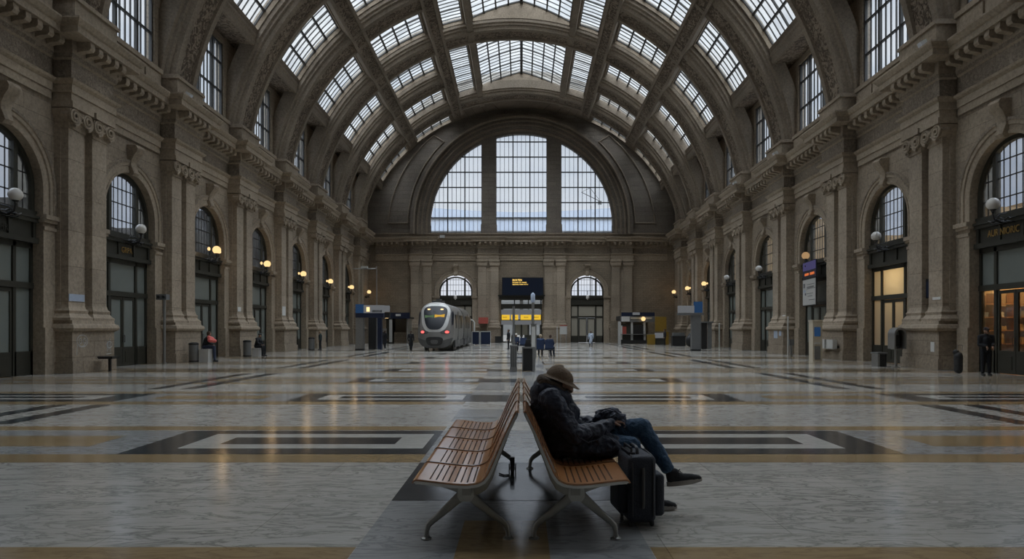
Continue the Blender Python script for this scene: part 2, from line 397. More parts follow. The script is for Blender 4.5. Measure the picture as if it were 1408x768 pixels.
# ---- entablature, with its breaks forward over the pilasters, dentils and brackets
def ent_profile(k=1.0):
    return [(0, 9.5), (.05, 9.5), (.05, 9.78), (.10, 9.78), (.10, 10.06), (.2, 10.14), (.24, 10.22), (.03, 10.28), (.03, 10.92), (.10, 10.98), (.14, 11.12), (.14, 11.2), (.10, 11.59),
            (.68, 11.60), (.68, 11.82), (.74, 11.86), (.84, 12.02), (.84, 12.08), (-.2, 12.14)]
def entab(mb, P, y0, y1, brk, s, axis='y'):
    """P: function(proj, along, z) -> point"""
    pr = ent_profile(); mats = [0]*(len(pr)-1); mats[6] = 0
    mats[4] = 0; mats[9] = 1; mats[7] = 1
    mb.rows([[P(p, y0 - (p if brk else 0), z) for p, z in pr], [P(p, y1 + (p if brk else 0), z) for p, z in pr]], mats=mats)
    if brk:
        for yy, e in ((y0, -1), (y1, 1)):
            for j in range(len(pr)-1):
                (p0, z0), (p1, z1) = pr[j], pr[j+1]
                mb.quad(P(p0, yy+e*p0, z0), P(p1, yy+e*p1, z1), P(-.6, yy+e*p1, z1), P(-.6, yy+e*p0, z0), mats[j])
    n = max(1, round((y1-y0)/.52)); st = (y1-y0)/n
    for j in range(n):
        c = y0 + (j+.5)*st; w = .12
        pts = [P(q, c-w, z) for q, z in ((.12, 11.59), (.60, 11.59), (.62, 11.40), (.56, 11.31), (.30, 11.28), (.12, 11.22))]
        pts2 = [P(q, c+w, z) for q, z in ((.12, 11.59), (.60, 11.59), (.62, 11.40), (.56, 11.31), (.30, 11.28), (.12, 11.22))]
        mb.rows([pts, pts2], closed=True, caps=True)
for s in (-1, 1):
    e = MB(); Y = SIDE[s]; X0 = 16.25
    for i in range(len(Y)):
        entab(e, lambda p, y, z: (s*(15.66-p), y, z), Y[i]+.12, Y[i]+PW-.12, True, s)
        a = Y[i]+PW; b = Y[i+1] if i+1 < len(Y) else FAR
        entab(e, lambda p, y, z: (s*(X0-p), y, z), a+.1, b-.1, False, s)
    o = e.build(trim_name(), ['trim', 'carvedfine'], taper=True); o['kind'] = 'structure'

# ---- pilasters
def volute(mb, c, r, n, u, thick):
    """a spiral roll: c centre, n outward normal axis, u along-wall axis"""
    pts = []; turns = 2.2; K = 30
    for k in range(K+1):
        t = k/K; a = -PI/2 + t*turns*2*PI; rr = r*(1-.8*t)
        pts.append(Vector(c) + Vector(u)*rr*math.cos(a) + Vector((0, 0, 1))*rr*math.sin(a) + Vector(n)*(.02+.05*t))
    mb.tube(pts, [.04*(1-.35*k/K)*r/.2 for k in range(K+1)], 6)
def pilaster(s, y0, lab, far=False, Pf=None, z9=9.5, detail=True, tap=True, root_loc=None, proj=1.0):
    """two shafts on one plinth. Pf(proj, along, z) -> point; proj measured out of the wall"""
    P = Pf
    root = thing('double_pilaster', lab, 'pilaster', root_loc, 'double stone pilasters of the hall', kind='structure')
    q = z9/9.5
    def bx(mb, p0, p1, a0, a1, z0, z1, m=0):
        mb.add([P(p, a, z) for z in (z0, z1) for a in (a0, a1) for p in (p0, p1)], [(0, 2, 3, 1), (4, 5, 7, 6), (0, 1, 5, 4), (2, 6, 7, 3), (0, 4, 6, 2), (1, 3, 7, 5)], m)
    W = PW
    pl = MB(); bx(pl, -.1, .76, y0+.04, y0+W-.04, 0, .42); bx(pl, -.1, .70, y0+.09, y0+W-.09, .42, 1.45)
    pl.build('plinth', 'wall', root, taper=tap)
    bs = MB()
    # cap of the plinth: a roll, a hollow, then the sloping feet of the two shafts
    prof = [(.70, 1.45), (.80, 1.50), (.84, 1.58), (.80, 1.70), (.72, 1.74), (.70, 1.86)]
    rws = []
    for p, z in prof:
        e = p-.70; rws.append([P(-.1, y0+.09-e, z), P(p, y0+.09-e, z), P(p, y0+W-.09+e, z), P(-.1, y0+W-.09+e, z)])
    bs.rows(rws, 0, closed=True, caps=True)
    sh = [(y0+.22, y0+1.07), (y0+1.53, y0+2.38)]
    for a, b in sh:
        rws = []
        for p, z in [(.68, 1.86), (.68, 1.95), (.62, 2.0), (.56, 2.1), (.58, 2.2), (.52, 2.27), (.49, 2.42)]:
            e = p-.48; rws.append([P(-.1, a-e, z), P(p, a-e, z), P(p, b+e, z), P(-.1, b+e, z)])
        bs.rows(rws, 0, closed=True, caps=True)
    bs.build('base_moulding', 'trim', root, taper=tap, smooth=30)
    bk = MB(); bx(bk, -.1, .22, y0+.18, y0+W-.18, 1.8, 9.6*q); bk.build('backing', 'smooth', root, taper=tap)
    for a, b in sh:
        m = MB(); bx(m, -.05, .48, a, b, 2.4, 8.7*q); m.build('shaft', 'smooth', root, taper=tap)
        c = MB(); zc = 8.62*q
        bx(c, -.05, .52, a-.03, b+.03, zc-.02, zc+.07)                      # necking
        rws = []
        for p, z in [(.50, zc+.07), (.54, zc+.3), (.62, zc+.45), (.66, zc+.62)]:
            e = p-.48; rws.append([P(-.05, a-e, z), P(p, a-e, z), P(p, b+e, z), P(-.05, b+e, z)])
        c.rows(rws, 0, closed=True, caps=True)
        bx(c, -.05, .74, a-.16, b+.16, zc+.66, zc+.88)                      # abacus
        if detail:
            n = Vector(P(1, 0, 0))-Vector(P(0, 0, 0)); u = Vector(P(0, 1, 0))-Vector(P(0, 0, 0))
            for yy in (a+.08, b-.08):
                volute(c, P(.62, yy, zc+.38), .30, n, u, .1)
                rws = []
                for h in (.3, .60): rws.append([tuple(Vector(P(h, yy, zc+.42)) + u*.26*math.cos(2*PI*k/12) + Vector((0, 0, .26*math.sin(2*PI*k/12)))) for k in range(12)])
                c.rows(rws, 0, closed=True, caps=True)
            c.tube([P(.62, a+.28, zc+.58), P(.68, (a+b)/2, zc+.42), P(.62, b-.28, zc+.58)], .05, 6)
            c.tube([P(.60, a+.24, zc+.40), P(.64, (a+b)/2, zc+.26), P(.60, b-.24, zc+.40)], .04, 6)
        else:
            bx(c, -.05, .64, a-.12, b+.12, zc+.25, zc+.62)
        c.build('capital', 'trim', root, taper=tap, smooth=30)
    return root
for s in (-1, 1):
    for i, y0 in enumerate(SIDE[s]):
        if i < NV-1: continue
        lab = f'{ORD[i-NV]} double stone pilaster from the camera along the {wallname[s]}' if i >= NV else f'double stone pilaster out of view along the {wallname[s]}'
        pilaster(s, y0, lab, Pf=(lambda p, a, z, s=s: (s*(WX-p), a, z)), root_loc=(s*15.9, y0+1.3, 0), detail=(i < NV+5))

# ---- arch surrounds: archivolt, imposts and scroll keystone
def surround(s, yc, hw, P, tap=True, zs=ZSPR, zi=ZIMP, base=None):
    root = struct(trim_name(), base)
    n = 28
    prof = [(-.015, -.30), (-.015, .05), (.06, .07), (.10, .07), (.10, .04), (.26, .04), (.28, .09), (.40, .09), (.42, .13), (.52, .13), (.54, 0)]
    rws = []
    path = [(yc-hw, zi, -1, 0), (yc-hw, (zi+zs)/2, -1, 0)] + [(yc-hw*math.cos(PI*i/n), zs+hw*math.sin(PI*i/n), -math.cos(PI*i/n), math.sin(PI*i/n)) for i in range(n+1)] + [(yc+hw, (zi+zs)/2, 1, 0), (yc+hw, zi, 1, 0)]
    a = MB(); mats = [0]*(len(prof)-1); mats[4] = 0; mats[8] = 1
    a.rows([[P(pp, y+ny*e, z+nz*e) for e, pp in prof] for y, z, ny, nz in path], mats=mats)
    a.build('archivolt', ['trim', 'carvedfine'], root, taper=tap, smooth=30)
    for e in (-1, 1):
        m = MB(); y0 = yc+e*hw
        for (w, p, z0, z1) in ((.60, .10, zi-.52, zi-.40), (.60, .04, zi-.40, zi-.26), (.64, .14, zi-.26, zi-.16), (.70, .2, zi-.16, zi), (.56, .06, 1.6, zi-.52), (.60, .12, 0, 1.6)):
            ya, yb = sorted((y0-e*.02-(e*.05 if w > .6 else 0), y0+e*w))
            m.add([P(pp, a_, z) for z in (z0, z1) for a_ in (ya, yb) for pp in (-.3, p)], [(0, 2, 3, 1), (4, 5, 7, 6), (0, 1, 5, 4), (2, 6, 7, 3), (0, 4, 6, 2), (1, 3, 7, 5)])
        m.build('impost', 'trim', root, taper=tap)
    k = MB(); zt = zs+hw
    out = [(.05, -.12), (.22, -.14), (.30, -.02), (.26, .12), (.20, .3), (.22, .5), (.34, .72), (.46, .86), (.50, 1.0), (.44, 1.12), (.05, 1.14)]
    rws = []
    for w, dz in ((-1, 0), (-.55, 0), (-.5, .0), (.5, .0), (.55, 0), (1, 0)):
        rws.append([P(p-(.05 if abs(w) > .9 else 0), yc + w*(.17+.12*(z+.14)/1.28), zt+z) for p, z in out])
    k.rows(rws, closed=True, caps=True)
    k.build('keystone', 'trim', root, taper=tap, smooth=40)
    return root
DOORS = []
for s in (-1, 1):
    for i, a, b, yc in bays(s):
        if i < NV-2 or i >= len(SIDE[s])-1: continue
        hw = min(HW, (b-a)/2-.25)
        surround(s, yc, hw, (lambda p, y, z, s=s: (s*(WX-p), y, z)), base=(s*16.2, yc, 0))
        DOORS.append((s, i, yc, hw))

# ---- shop doors filling the arches
def bayDoor(s, i, yc, hw, P, tap=True, lit=0, zs=ZSPR, base=None, farwall=False):
    """P(depth behind the wall face positive, along, z)"""
    root = struct(door_name(), base)
    def bx(mb, p0, p1, a0, a1, z0, z1, m=0):
        mb.add([P(p, a, z) for z in (z0, z1) for a in (a0, a1) for p in (p0, p1)], [(0, 2, 3, 1), (4, 5, 7, 6), (0, 1, 5, 4), (2, 6, 7, 3), (0, 4, 6, 2), (1, 3, 7, 5)], m)
    M1 = .95 if hw > 1.5 else .6                                     # where the posts stand
    f = MB(); D0, D1 = .30, .42
    for a0, a1 in ((-hw, -hw+.13), (hw-.13, hw), (-M1-.07, -M1+.07), (M1-.07, M1+.07)): bx(f, D0, D1, yc+a0, yc+a1, 0, 4.45)
    for z0, z1, d in ((2.92, 3.12, .03), (4.28, 4.45, 0)): bx(f, D0-d, D1, yc-hw, yc+hw, z0, z1)
    bx(f, D0, D1, yc-hw, -M1+yc, 0, .8); bx(f, D0, D1, yc+M1, yc+hw, 0, .8)
    for e in (-1, 1):                                                # upper mullions rising into the fanlight
        y_ = yc+e*M1; zt = zs+math.sqrt(max(0, hw*hw-M1*M1))
        bx(f, D0-.04, D1+.02, y_-.09, y_+.09, 5.5, zt+.1)
    n = 20; prof = [(0, .24), (-.16, .24), (-.16, .42), (0, .42)]
    rws = [[P(pp, yc-(hw+e)*math.cos(PI*k/n), zs+(hw+e)*math.sin(PI*k/n)) for e, pp in prof] for k in range(n+1)]
    rws = [[P(pp, yc-(hw+e), 5.5) for e, pp in prof]] + rws + [[P(pp, yc+(hw+e), 5.5) for e, pp in prof]]
    f.rows(rws, closed=True)
    f.build('frame', 'bronze', root, taper=tap)
    # fine glazing bars of the fanlight
    g = MB()
    for k in range(-3, 4):
        y_ = yc+k*M1/3.2
        if abs(k) == 3: continue
        bx(g, .34, .37, y_-.014, y_+.014, 5.5, zs+math.sqrt(hw*hw-(y_-yc)**2))
    for z in (6.1, 6.8, 7.4):
        ww = hw if z < zs else math.sqrt(max(.01, hw*hw-(z-zs)**2))
        bx(g, .34, .37, yc-ww, yc+ww, z-.02, z+.02)
    for e in (-1, 1):
        y_ = yc+e*(M1+hw)/2; bx(g, .34, .37, y_-.014, y_+.014, 5.5, zs+math.sqrt(max(0.01, hw*hw-(y_-yc)**2)))
    g.build('glazing_bar', 'bars', root, taper=tap)
    ap = [(yc-hw, 5.5)] + arch_pts(yc, hw, zs, 20) + [(yc+hw, 5.5)]
    fz = 5.5
    def seg(a, b, mt, nm):
        k = 12; top = [(a+(b-a)*q/k, zs+math.sqrt(max(0, hw*hw-(a+(b-a)*q/k)**2))) for q in range(k+1)]
        MB().ngon([P(.36, yc+y, z) for y, z in top+[(b, fz), (a, fz)]]).build(nm, mt, root, taper=tap)
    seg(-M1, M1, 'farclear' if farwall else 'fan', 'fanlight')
    for e in (-1, 1): seg(*sorted((e*M1, e*hw*.999)), 'farclear' if farwall else 'fanshade', 'fanlight_side')
    # carved frieze band between doors and fanlight
    z = MB(); bx(z, .10, .44, yc-hw, yc+hw, 4.45, 4.62); bx(z, .20, .44, yc-hw, yc+hw, 4.62, 5.15); bx(z, .08, .44, yc-hw-.0, yc+hw, 5.15, 5.28); bx(z, .02, .44, yc-hw, yc+hw, 5.28, 5.36); bx(z, .16, .44, yc-hw, yc+hw, 5.36, 5.55)
    for e in (-1.0, -.33, .33, 1.0): bx(z, .14, .3, yc+e*(hw-.16)-.06, yc+e*(hw-.16)+.06, 4.6, 5.2)
    z.build('frieze', 'bronze', root, taper=tap)
    gm = {0: 'frost', 1: 'frostlit', 2: 'shopglass', 3: 'frost', 4: 'farlit'}[lit]
    for a0, a1 in ((-hw+.13, -M1-.07), (-M1+.07, M1-.07), (M1+.07, hw-.13)):
        u = MB(); bx(u, .36, .375, yc+a0, yc+a1, 3.12, 4.28); u.build('transom_pane', 'frost' if lit in (0, 2, 3) else gm, root, taper=tap)
    for a0, a1 in ((-hw+.13, -M1-.07), (M1+.07, hw-.13)):
        u = MB(); bx(u, .36, .375, yc+a0, yc+a1, .8, 2.92); u.build('side_pane', gm, root, taper=tap)
    for e in (-1, 1):
        a0, a1 = sorted((.01*e, e*(M1-.08)))
        lf = MB(); c0, c1 = yc+a0, yc+a1
        bx(lf, .33, .40, c0, c0+.09, .02, 2.9); bx(lf, .33, .40, c1-.09, c1, .02, 2.9); bx(lf, .33, .40, c0+.09, c1-.09, .02, .72); bx(lf, .33, .40, c0+.09, c1-.09, 2.78, 2.9); bx(lf, .33, .40, c0+.09, c1-.09, .72, .8)
        bx(lf, .31, .34, c0+.16, c1-.16, .16, .62)
        leaf = lf.build('leaf', 'bronze', root, taper=tap)
        leaf['_w'] = tuple(root.location)
        u = MB(); bx(u, .362, .372, c0+.09, c1-.09, .8, 2.78); u.build('leaf_pane', gm, root, taper=tap)
        hd = MB(); yy = yc+e*.07; hd.tube([P(.30, yy, 1.0), P(.27, yy, 1.03), P(.27, yy, 1.27), P(.30, yy, 1.3)], .012, 6); hd.build('door_handle', 'iron', root, taper=tap)
    return root
LIT = {(1, NV-1): 2, (1, NV): 1, (1, NV+1): 3}
for s, i, yc, hw in DOORS:
    bayDoor(s, i, yc, hw, (lambda p, y, z, s=s: (s*(WX+p), y, z)), lit=LIT.get((s, i), 0), base=(s*16.6, yc, 0))

# ---- rooms behind the side walls
for s in (-1, 1):
    rm = MB(); Y = SIDE[s]
    x0, x1 = s*(WX+.46), s*20.6
    for i, a, b, yc in bays(s):
        if i < NV-2 or i >= len(Y)-1: continue
        ya, yb = a-.9, b+.9
        hs, hb = (6.3, 6.8) if i < NV+2 else (8.6, 7.3)
        rm.quad((x1, ya, 0), (x1, yb, 0), (x1, yb, hb), (x1, ya, hb), 0)
        for yy in (ya, yb): rm.quad((x0, yy, 0), (x1, yy, 0), (x1, yy, hs), (x0, yy, hs), 0)
        rm.quad((x0, ya, -.01), (x1, ya, -.01), (x1, yb, -.01), (x0, yb, -.01), 0)
        rm.quad((x0, ya, 5.3), (x1, ya, 5.3), (x1, yb, 5.3), (x0, yb, 5.3), 0)
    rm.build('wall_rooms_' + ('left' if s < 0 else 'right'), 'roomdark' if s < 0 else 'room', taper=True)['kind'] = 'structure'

# ---- vault: ribs
def Ymid(i, th):
    """centre of rib i at angle th (0 = poster side, pi = train side)"""
    if i > 11: return FAR+1.0
    t = (1+math.cos(th))/2
    return (YL[i]*(1-t) + YR[i]*t) + PW/2
def V(i_y, th, r): return (r*math.cos(th), i_y, ZC+r*math.sin(th))
rib_prof = [(-1.28, 17.3), (-1.28, 16.5), (-1.16, 16.42), (-1.16, 16.3), (-1.04, 16.24), (-.98, 16.02), (-.62, 16.0), (-.58, 16.12), (.58, 16.12), (.62, 16.0), (.98, 16.02), (1.04, 16.24), (1.16, 16.3), (1.16, 16.42), (1.28, 16.5), (1.28, 17.3)]
rib_mats = [0]*15; rib_mats[7] = 1; rib_mats[1] = 0
def rib(i):
    short = i in (NV+5, NV+3, NV+1)
    spans = [(8.5, 66), (114, 171.5)] if short else [(8.5, 171.5)]
    root = thing('vault_rib', None, 'vault rib', (0, Ymid(i, PI/2), 0), 'stone ribs across the vault', kind='structure')
    if i >= NV: root['label'] = f'{ORD[i-NV]} carved stone rib of the vault' + (', stopping short of the ridge' if short else '')
    else: root['label'] = 'carved stone vault rib overhead behind the camera view'
    mb = MB()
    for t0, t1 in spans:
        n = max(10, int((t1-t0)/3.2)); rws = []
        for k in range(n+1):
            th = math.radians(t0+(t1-t0)*k/n); yc = Ymid(i, th)
            rws.append([V(yc+u, th, r) for u, r in rib_prof])
        mb.rows(rws, mats=rib_mats)
    mb.build('arch_band', ['dark_trim', 'carved'], root, taper=True, smooth=35)
    for s in (-1, 1):
        p = MB(); y0 = SIDE[s][i]
        for z0, z1, xi, e in ((12.08, 12.35, 15.40, 0), (12.35, 13.0, 15.5, .08), (13.0, 13.12, 15.42, .02), (13.12, 13.2, 15.48, .06)):
            p.box(s*xi, s*16.5, y0+e, y0+PW-e, z0, z1)
        p.build('pedestal', 'trim', root, taper=True)
for i in range(len(YL)): rib(i)

# ---- vault: shell with deep skylight coffers
TIERS = [(29.2, 44.4), (49.0, 63.8)]
TIERS = TIERS + [(180-b, 180-a) for a, b in TIERS]
RS, RG = 16.75, 17.12
shell = MB()
def Yv(i, v, th, j=None):
    j = i+1 if j is None else j
    return Ymid(i, th)*(1-v) + Ymid(j, th)*v
def patch(mb, i, t0, t1, v0, v1, r, j=None, n=None, m=0):
    n = n or max(1, int((t1-t0)/4)); rws = []
    for k in range(n+1):
        th = math.radians(t0+(t1-t0)*k/n); rws.append([V(Yv(i, v0, th, j), th, r), V(Yv(i, v1, th, j), th, r)])
    mb.rows(rws, m)
PORT = []
def portal(name, c, n, u, w, h):
    PORT.append((c, n, u, w, h))
def vwindow(i, t0, t1, v0, v1, nb, nl, j=None, gable=False):
    root = struct(win_name(), V(Yv(i, .5, math.radians((t0+t1)/2), j), math.radians((t0+t1)/2), RG))
    root.matrix_world = Matrix.Translation(root.location)
    n = max(2, int((t1-t0)/3)); 
    def rg(th): return RG + (0 if not gable else 1.1*(1-abs(math.degrees(th)-90)/13))
    g = MB(); rws = []
    for k in range(n+1):
        th = math.radians(t0+(t1-t0)*k/n); rws.append([V(Yv(i, v0, th, j), th, rg(th)), V(Yv(i, v1, th, j), th, rg(th))])
    g.rows(rws); g.build('glass', 'glass', root, taper=True)
    b = MB()
    def bar_th(v, w, d):                                  # a bar that follows the curve
        rws = []
        for k in range(n+1):
            th = math.radians(t0+(t1-t0)*k/n); r = rg(th); y = Yv(i, v, th, j)
            rws.append([V(y-w, th, r-d), V(y+w, th, r-d), V(y+w, th, r+.01), V(y-w, th, r+.01)])
        b.rows(rws, closed=True, caps=True)
    def bar_y(t, w, d):
        th = math.radians(t); r = rg(th); dt = w/r
        b.rows([[V(Yv(i, v, th, j), th-dt, r-d), V(Yv(i, v, th, j), th+dt, r-d), V(Yv(i, v, th, j), th+dt, r+.01), V(Yv(i, v, th, j), th-dt, r+.01)] for v in (v0, v1)], closed=True, caps=True)
    for k in range(nb+1):
        v = v0+(v1-v0)*k/nb; big = (k % 4 == 0)
        bar_th(v, .045 if big else .026, .10 if big else .05)
    for k in range(nl+1): bar_y(t0+(t1-t0)*k/nl, .06, .16)
    if gable: bar_y(90, .12, .3)
    b.build('glazing_bar', 'bars', root, taper=True)
    c = V(Yv(i, (v0+v1)/2, math.radians((t0+t1)/2), j), math.radians((t0+t1)/2), rg(math.radians((t0+t1)/2))+.25)
    th = math.radians((t0+t1)/2)
    PORT.append((T(c), Vector((-math.cos(th), 0, -math.sin(th))), abs(Yv(i, v1, th, j)-Yv(i, v0, th, j)), 2*rg(th)*math.sin(math.radians((t1-t0)/2))))
def coffer(i, t0, t1, v0, v1, j=None, gable=False):
    """opening in the shell with reveal walls up to the glass"""
    n = max(2, int((t1-t0)/3))
    def rg(th): return RG+.02 + (0 if not gable else 1.1*(1-abs(math.degrees(th)-90)/13))
    for v in (v0, v1):
        shell.rows([[V(Yv(i, v, math.radians(t0+(t1-t0)*k/n), j), math.radians(t0+(t1-t0)*k/n), r if r < 17 else rg(math.radians(t0+(t1-t0)*k/n))) for r in (RS, 17.6)] for k in range(n+1)], 1)
    for t in (t0, t1):
        th = math.radians(t); shell.quad(V(Yv(i, v0, th, j), th, RS), V(Yv(i, v1, th, j), th, RS), V(Yv(i, v1, th, j), th, rg(th)), V(Yv(i, v0, th, j), th, rg(th)), 1)
LOT, HIT = 27.0, 153.0
V0, V1 = .195, .81
for i in range(len(YL)-1):
    cuts = [LOT] + [x for ab in sorted(TIERS) for x in ab]
    # side strips
    full_v0, full_v1 = .17, .83
    patch(shell, i, LOT, 67, full_v0, V0, RS); patch(shell, i, LOT, 67, V1, full_v1, RS)
    patch(shell, i, 113, HIT, full_v0, V0, RS); patch(shell, i, 113, HIT, V1, full_v1, RS)
    prev = LOT
    for a, b in sorted(TIERS)[:2]:
        patch(shell, i, prev, a, V0, V1, RS, n=2); prev = b
    patch(shell, i, prev, 67, V0, V1, RS, n=1)
    prev = 113
    for a, b in sorted(TIERS)[2:]:
        patch(shell, i, prev, a, V0, V1, RS, n=2); prev = b
    patch(shell, i, prev, HIT, V0, V1, RS, n=1)
    for a, b in sorted(TIERS):
        if i < GL0: patch(shell, i, a, b, V0, V1, RS); continue  # unseen bays closed over without skylights, to darken the near floor
        coffer(i, a, b, V0, V1)
        vwindow(i, a, b, V0, V1, 8 if b-a > 10 else 12, 4 if b-a > 10 else 1)
# ridge skylights, two bays long
for i, j in ((0, 1), (1, 3), (3, 5), (5, 7), (7, 9), (9, 11)):
    if i < GL0-1:
        patch(shell, i, 67, 113, 0, 1, RS, j); continue
    e = .17*1.0/(j-i)*1.0
    g0, g1 = e*1.4, 1-e*1.1
    patch(shell, i, 67, 113, 0, g0, RS, j); patch(shell, i, 67, 113, g1, 1, RS, j)
    for a, b in ((67, 68.9), (74.4, 77), (103, 105.6), (111.1, 113)): patch(shell, i, a, b, g0, g1, RS, j, n=1)
    for a, b in ((68.9, 74.4), (105.6, 111.1)):
        coffer(i, a, b, g0, g1, j); vwindow(i, a, b, g0, g1, 24, 1, j)
    coffer(i, 77, 103, g0, g1, j, True)
    vwindow(i, 77, 103, g0, g1, 16, 8, j, True)
shell_far = [(LOT, HIT)]
# from the last rib to the end wall, and behind the camera
def band(y0f, y1f, t0=LOT, t1=HIT, r=RS, m=0):
    n = 36; rws = []
    for k in range(n+1):
        th = math.radians(t0+(t1-t0)*k/n); rws.append([V(y0f(th), th, r), V(y1f(th), th, r)])
    shell.rows(rws, m)
for a, b in ((LOT, 29.2), (44.4, 49.0), (63.8, 116.2), (131.0, 135.6), (150.8, HIT)): patch(shell, 11, a, b, .15, .86, RS, 12)
for a, b in sorted(TIERS):
    patch(shell, 11, a, b, .15, .38, RS, 12); patch(shell, 11, a, b, .76, .86, RS, 12)
    coffer(11, a, b, .38, .76, 12); vwindow(11, a, b, .38, .76, 5, 4, 12)
band(lambda th: BACK, lambda th: Ymid(0, th)-1)
o = shell.build('ceiling', ['vault', 'trim'], taper=True, smooth=25); o['kind'] = 'structure'

# ---- purlins: long double-railed beams running the length of the vault
def purlin(th0, w, r0, r1, y0=BACK, y1=68.7, rails=True):
    th0 = math.radians(th0); mb = MB()
    er = Vector((math.cos(th0), 0, math.sin(th0))); et = Vector((-math.sin(th0), 0, math.cos(th0)))
    def Q(a, r, y): p = er*r + et*a; return (p.x, y, p.z+ZC)
    ys = [y0 + (y1-y0)*k/14 for k in range(15)]
    prof = [(-w, r1), (-w, r0), (-w+.2, r0), (-w+.22, r0+.16), (w-.22, r0+.16), (w-.2, r0), (w, r0), (w, r1)] if rails else [(-w, r1), (-w, r0), (w, r0), (w, r1)]
    mats = [0, 0, 0, 1, 0, 0, 0] if rails else [0, 0, 0]
    mb.rows([[Q(a, r, y) for a, r in prof] for y in ys], mats=mats)
    for y in (y0, y1): mb.ngon([Q(a, r, y) for a, r in prof])
    mb.build(trim_name(), ['dark_trim', 'carved'], taper=True)['kind'] = 'structure'
for t in (46.6, 133.4): purlin(t, .58, 15.88, 17.0)
for t in (66.2, 113.8): purlin(t, .52, 15.84, 17.0)
for t in (75.7, 104.3): purlin(t, .24, 16.1, 17.0, rails=False)
# ledge beams over the clerestory
for s in (-1, 1):
    mb = MB(); ys = [BACK + (FAR-BACK)*k/14 for k in range(15)]
    prof = [(16.6, 18.0), (15.0, 17.72), (14.85, 17.72), (14.8, 17.9), (14.8, 18.12), (14.72, 18.2), (14.72, 18.34), (15.3, 18.5)]
    mb.rows([[(s*x, y, z) for x, z in prof] for y in ys], mats=[1, 0, 0, 0, 0, 0, 0])
    mb.build(trim_name(), ['dark_trim', 'carved'], taper=True)['kind'] = 'structure'

# ---- clerestory windows
for s in (-1, 1):
    Y = SIDE[s]
    for i in range(len(Y)-1):
        a, b = Y[i]+PW+.28, Y[i+1]-.28; z0, z1 = 13.25, 17.6; d = b-a
        root = struct(win_name(), (s*16.5, (a+b)/2, 15)); root.matrix_world = Matrix.Translation(root.location)
        X = 16.55
        MB().quad((s*X, a, z0), (s*X, b, z0), (s*X, b, z1), (s*X, a, z1)).build('glass', 'clglass', root, taper=True)
        f = MB()
        for k in range(11):
            y = a+d*k/10; big = k in (0, 3, 7, 10); w = .065 if big else .022
            f.box(s*(X-(.12 if big else .05)), s*(X+.02), y-w, y+w, z0, z1)
        for z in (z0+.05, 14.9, 16.5, z1-.05): f.box(s*(X-.09), s*(X+.02), a, b, z-.04, z+.04)
        f.build('glazing_bar', 'bars', root, taper=True)
        sl = MB(); sl.box(s*16.0, s*16.5, a-.1, b+.1, 13.05, 13.25); sl.box(s*16.1, s*16.4, a-.1, b+.1, 12.1, 13.05)
        for k in range(3): sl.box(s*16.02, s*16.12, a+.15+k*(d-.3)/3+.06, a+.15+(k+1)*(d-.3)/3-.06, 12.3, 12.95)
        sl.build('sill', 'trim', root, taper=True)
        PORT.append((T((s*16.9, (a+b)/2, (z0+z1)/2)), Vector((-s, 0, 0)), d, z1-z0))
# ------------------------------------------------------------------ end wall (72 m away) with the great lunette
FZ = 1-KT*(FAR-22)
w = MB()
ARC = [(-7.0, 1.78), (7.0, 1.78)]; zs7, hw7 = 5.42, 1.78
CH = 2.2; CZ = 4.65
cols = sorted({-17.2, 17.2, -CH, CH} | {c+e*h for c, h in ARC for e in (-1, 1)})
LZ0, LZS, LR = 11.66, 12.5, 9.70                      # sill, springing and radius of the lunette
for a, b in zip(cols[:-1], cols[1:]):
    mid = (a+b)/2
    hole = [c for c, h in ARC if abs(mid-c) < h]
    if hole:
        c = hole[0]; n = 18; ap = [(c-hw7*math.cos(PI*i/n), zs7+hw7*math.sin(PI*i/n)) for i in range(n+1)]
        for y in (FAR, FAR+.6): w.rows([[(p[0], y, p[1]) for p in ap], [(p[0], y, LZ0) for p in ap]])
        w.rows([[(p[0], FAR, p[1]) for p in ap], [(p[0], FAR+.6, p[1]) for p in ap]])
        for x in (a, b): w.quad((x, FAR, 0), (x, FAR+.6, 0), (x, FAR+.6, zs7), (x, FAR, zs7))
    elif abs(mid) < CH:
        w.box(a, b, FAR, FAR+.6, CZ, LZ0)
    else: w.box(a, b, FAR, FAR+.6, 0, LZ0)
# tympanum round the lunette
n = 48
inner = [(-LR, LZ0)] + [(-LR*math.cos(PI*i/n), LZS+LR*math.sin(PI*i/n)) for i in range(n+1)] + [(LR, LZ0)]
outer = [(-17.5, LZ0)] + [(-17.5*math.cos(PI*i/n), LZ0+.01+17.3*math.sin(PI*i/n)) for i in range(n+1)] + [(17.5, LZ0)]
w.rows([[(x, FAR, z) for x, z in inner], [(x, FAR, z) for x, z in outer]], m=1)
w.rows([[(x, FAR, z) for x, z in inner], [(x, FAR+.6, z) for x, z in inner]], m=1)
for e in (-1, 1):                                      # two tall piers inside the lunette
    w.box(e*2.72, e*4.22, FAR-.12, FAR+.6, LZ0, LZS+math.sqrt(LR**2-3.4**2)+.3, 1)
    w.box(e*2.62, e*4.32, FAR-.2, FAR+.6, LZ0, LZ0+.9, 1)
o = w.build('wall_far', ['wallfar', 'tymp']); o['kind'] = 'structure'
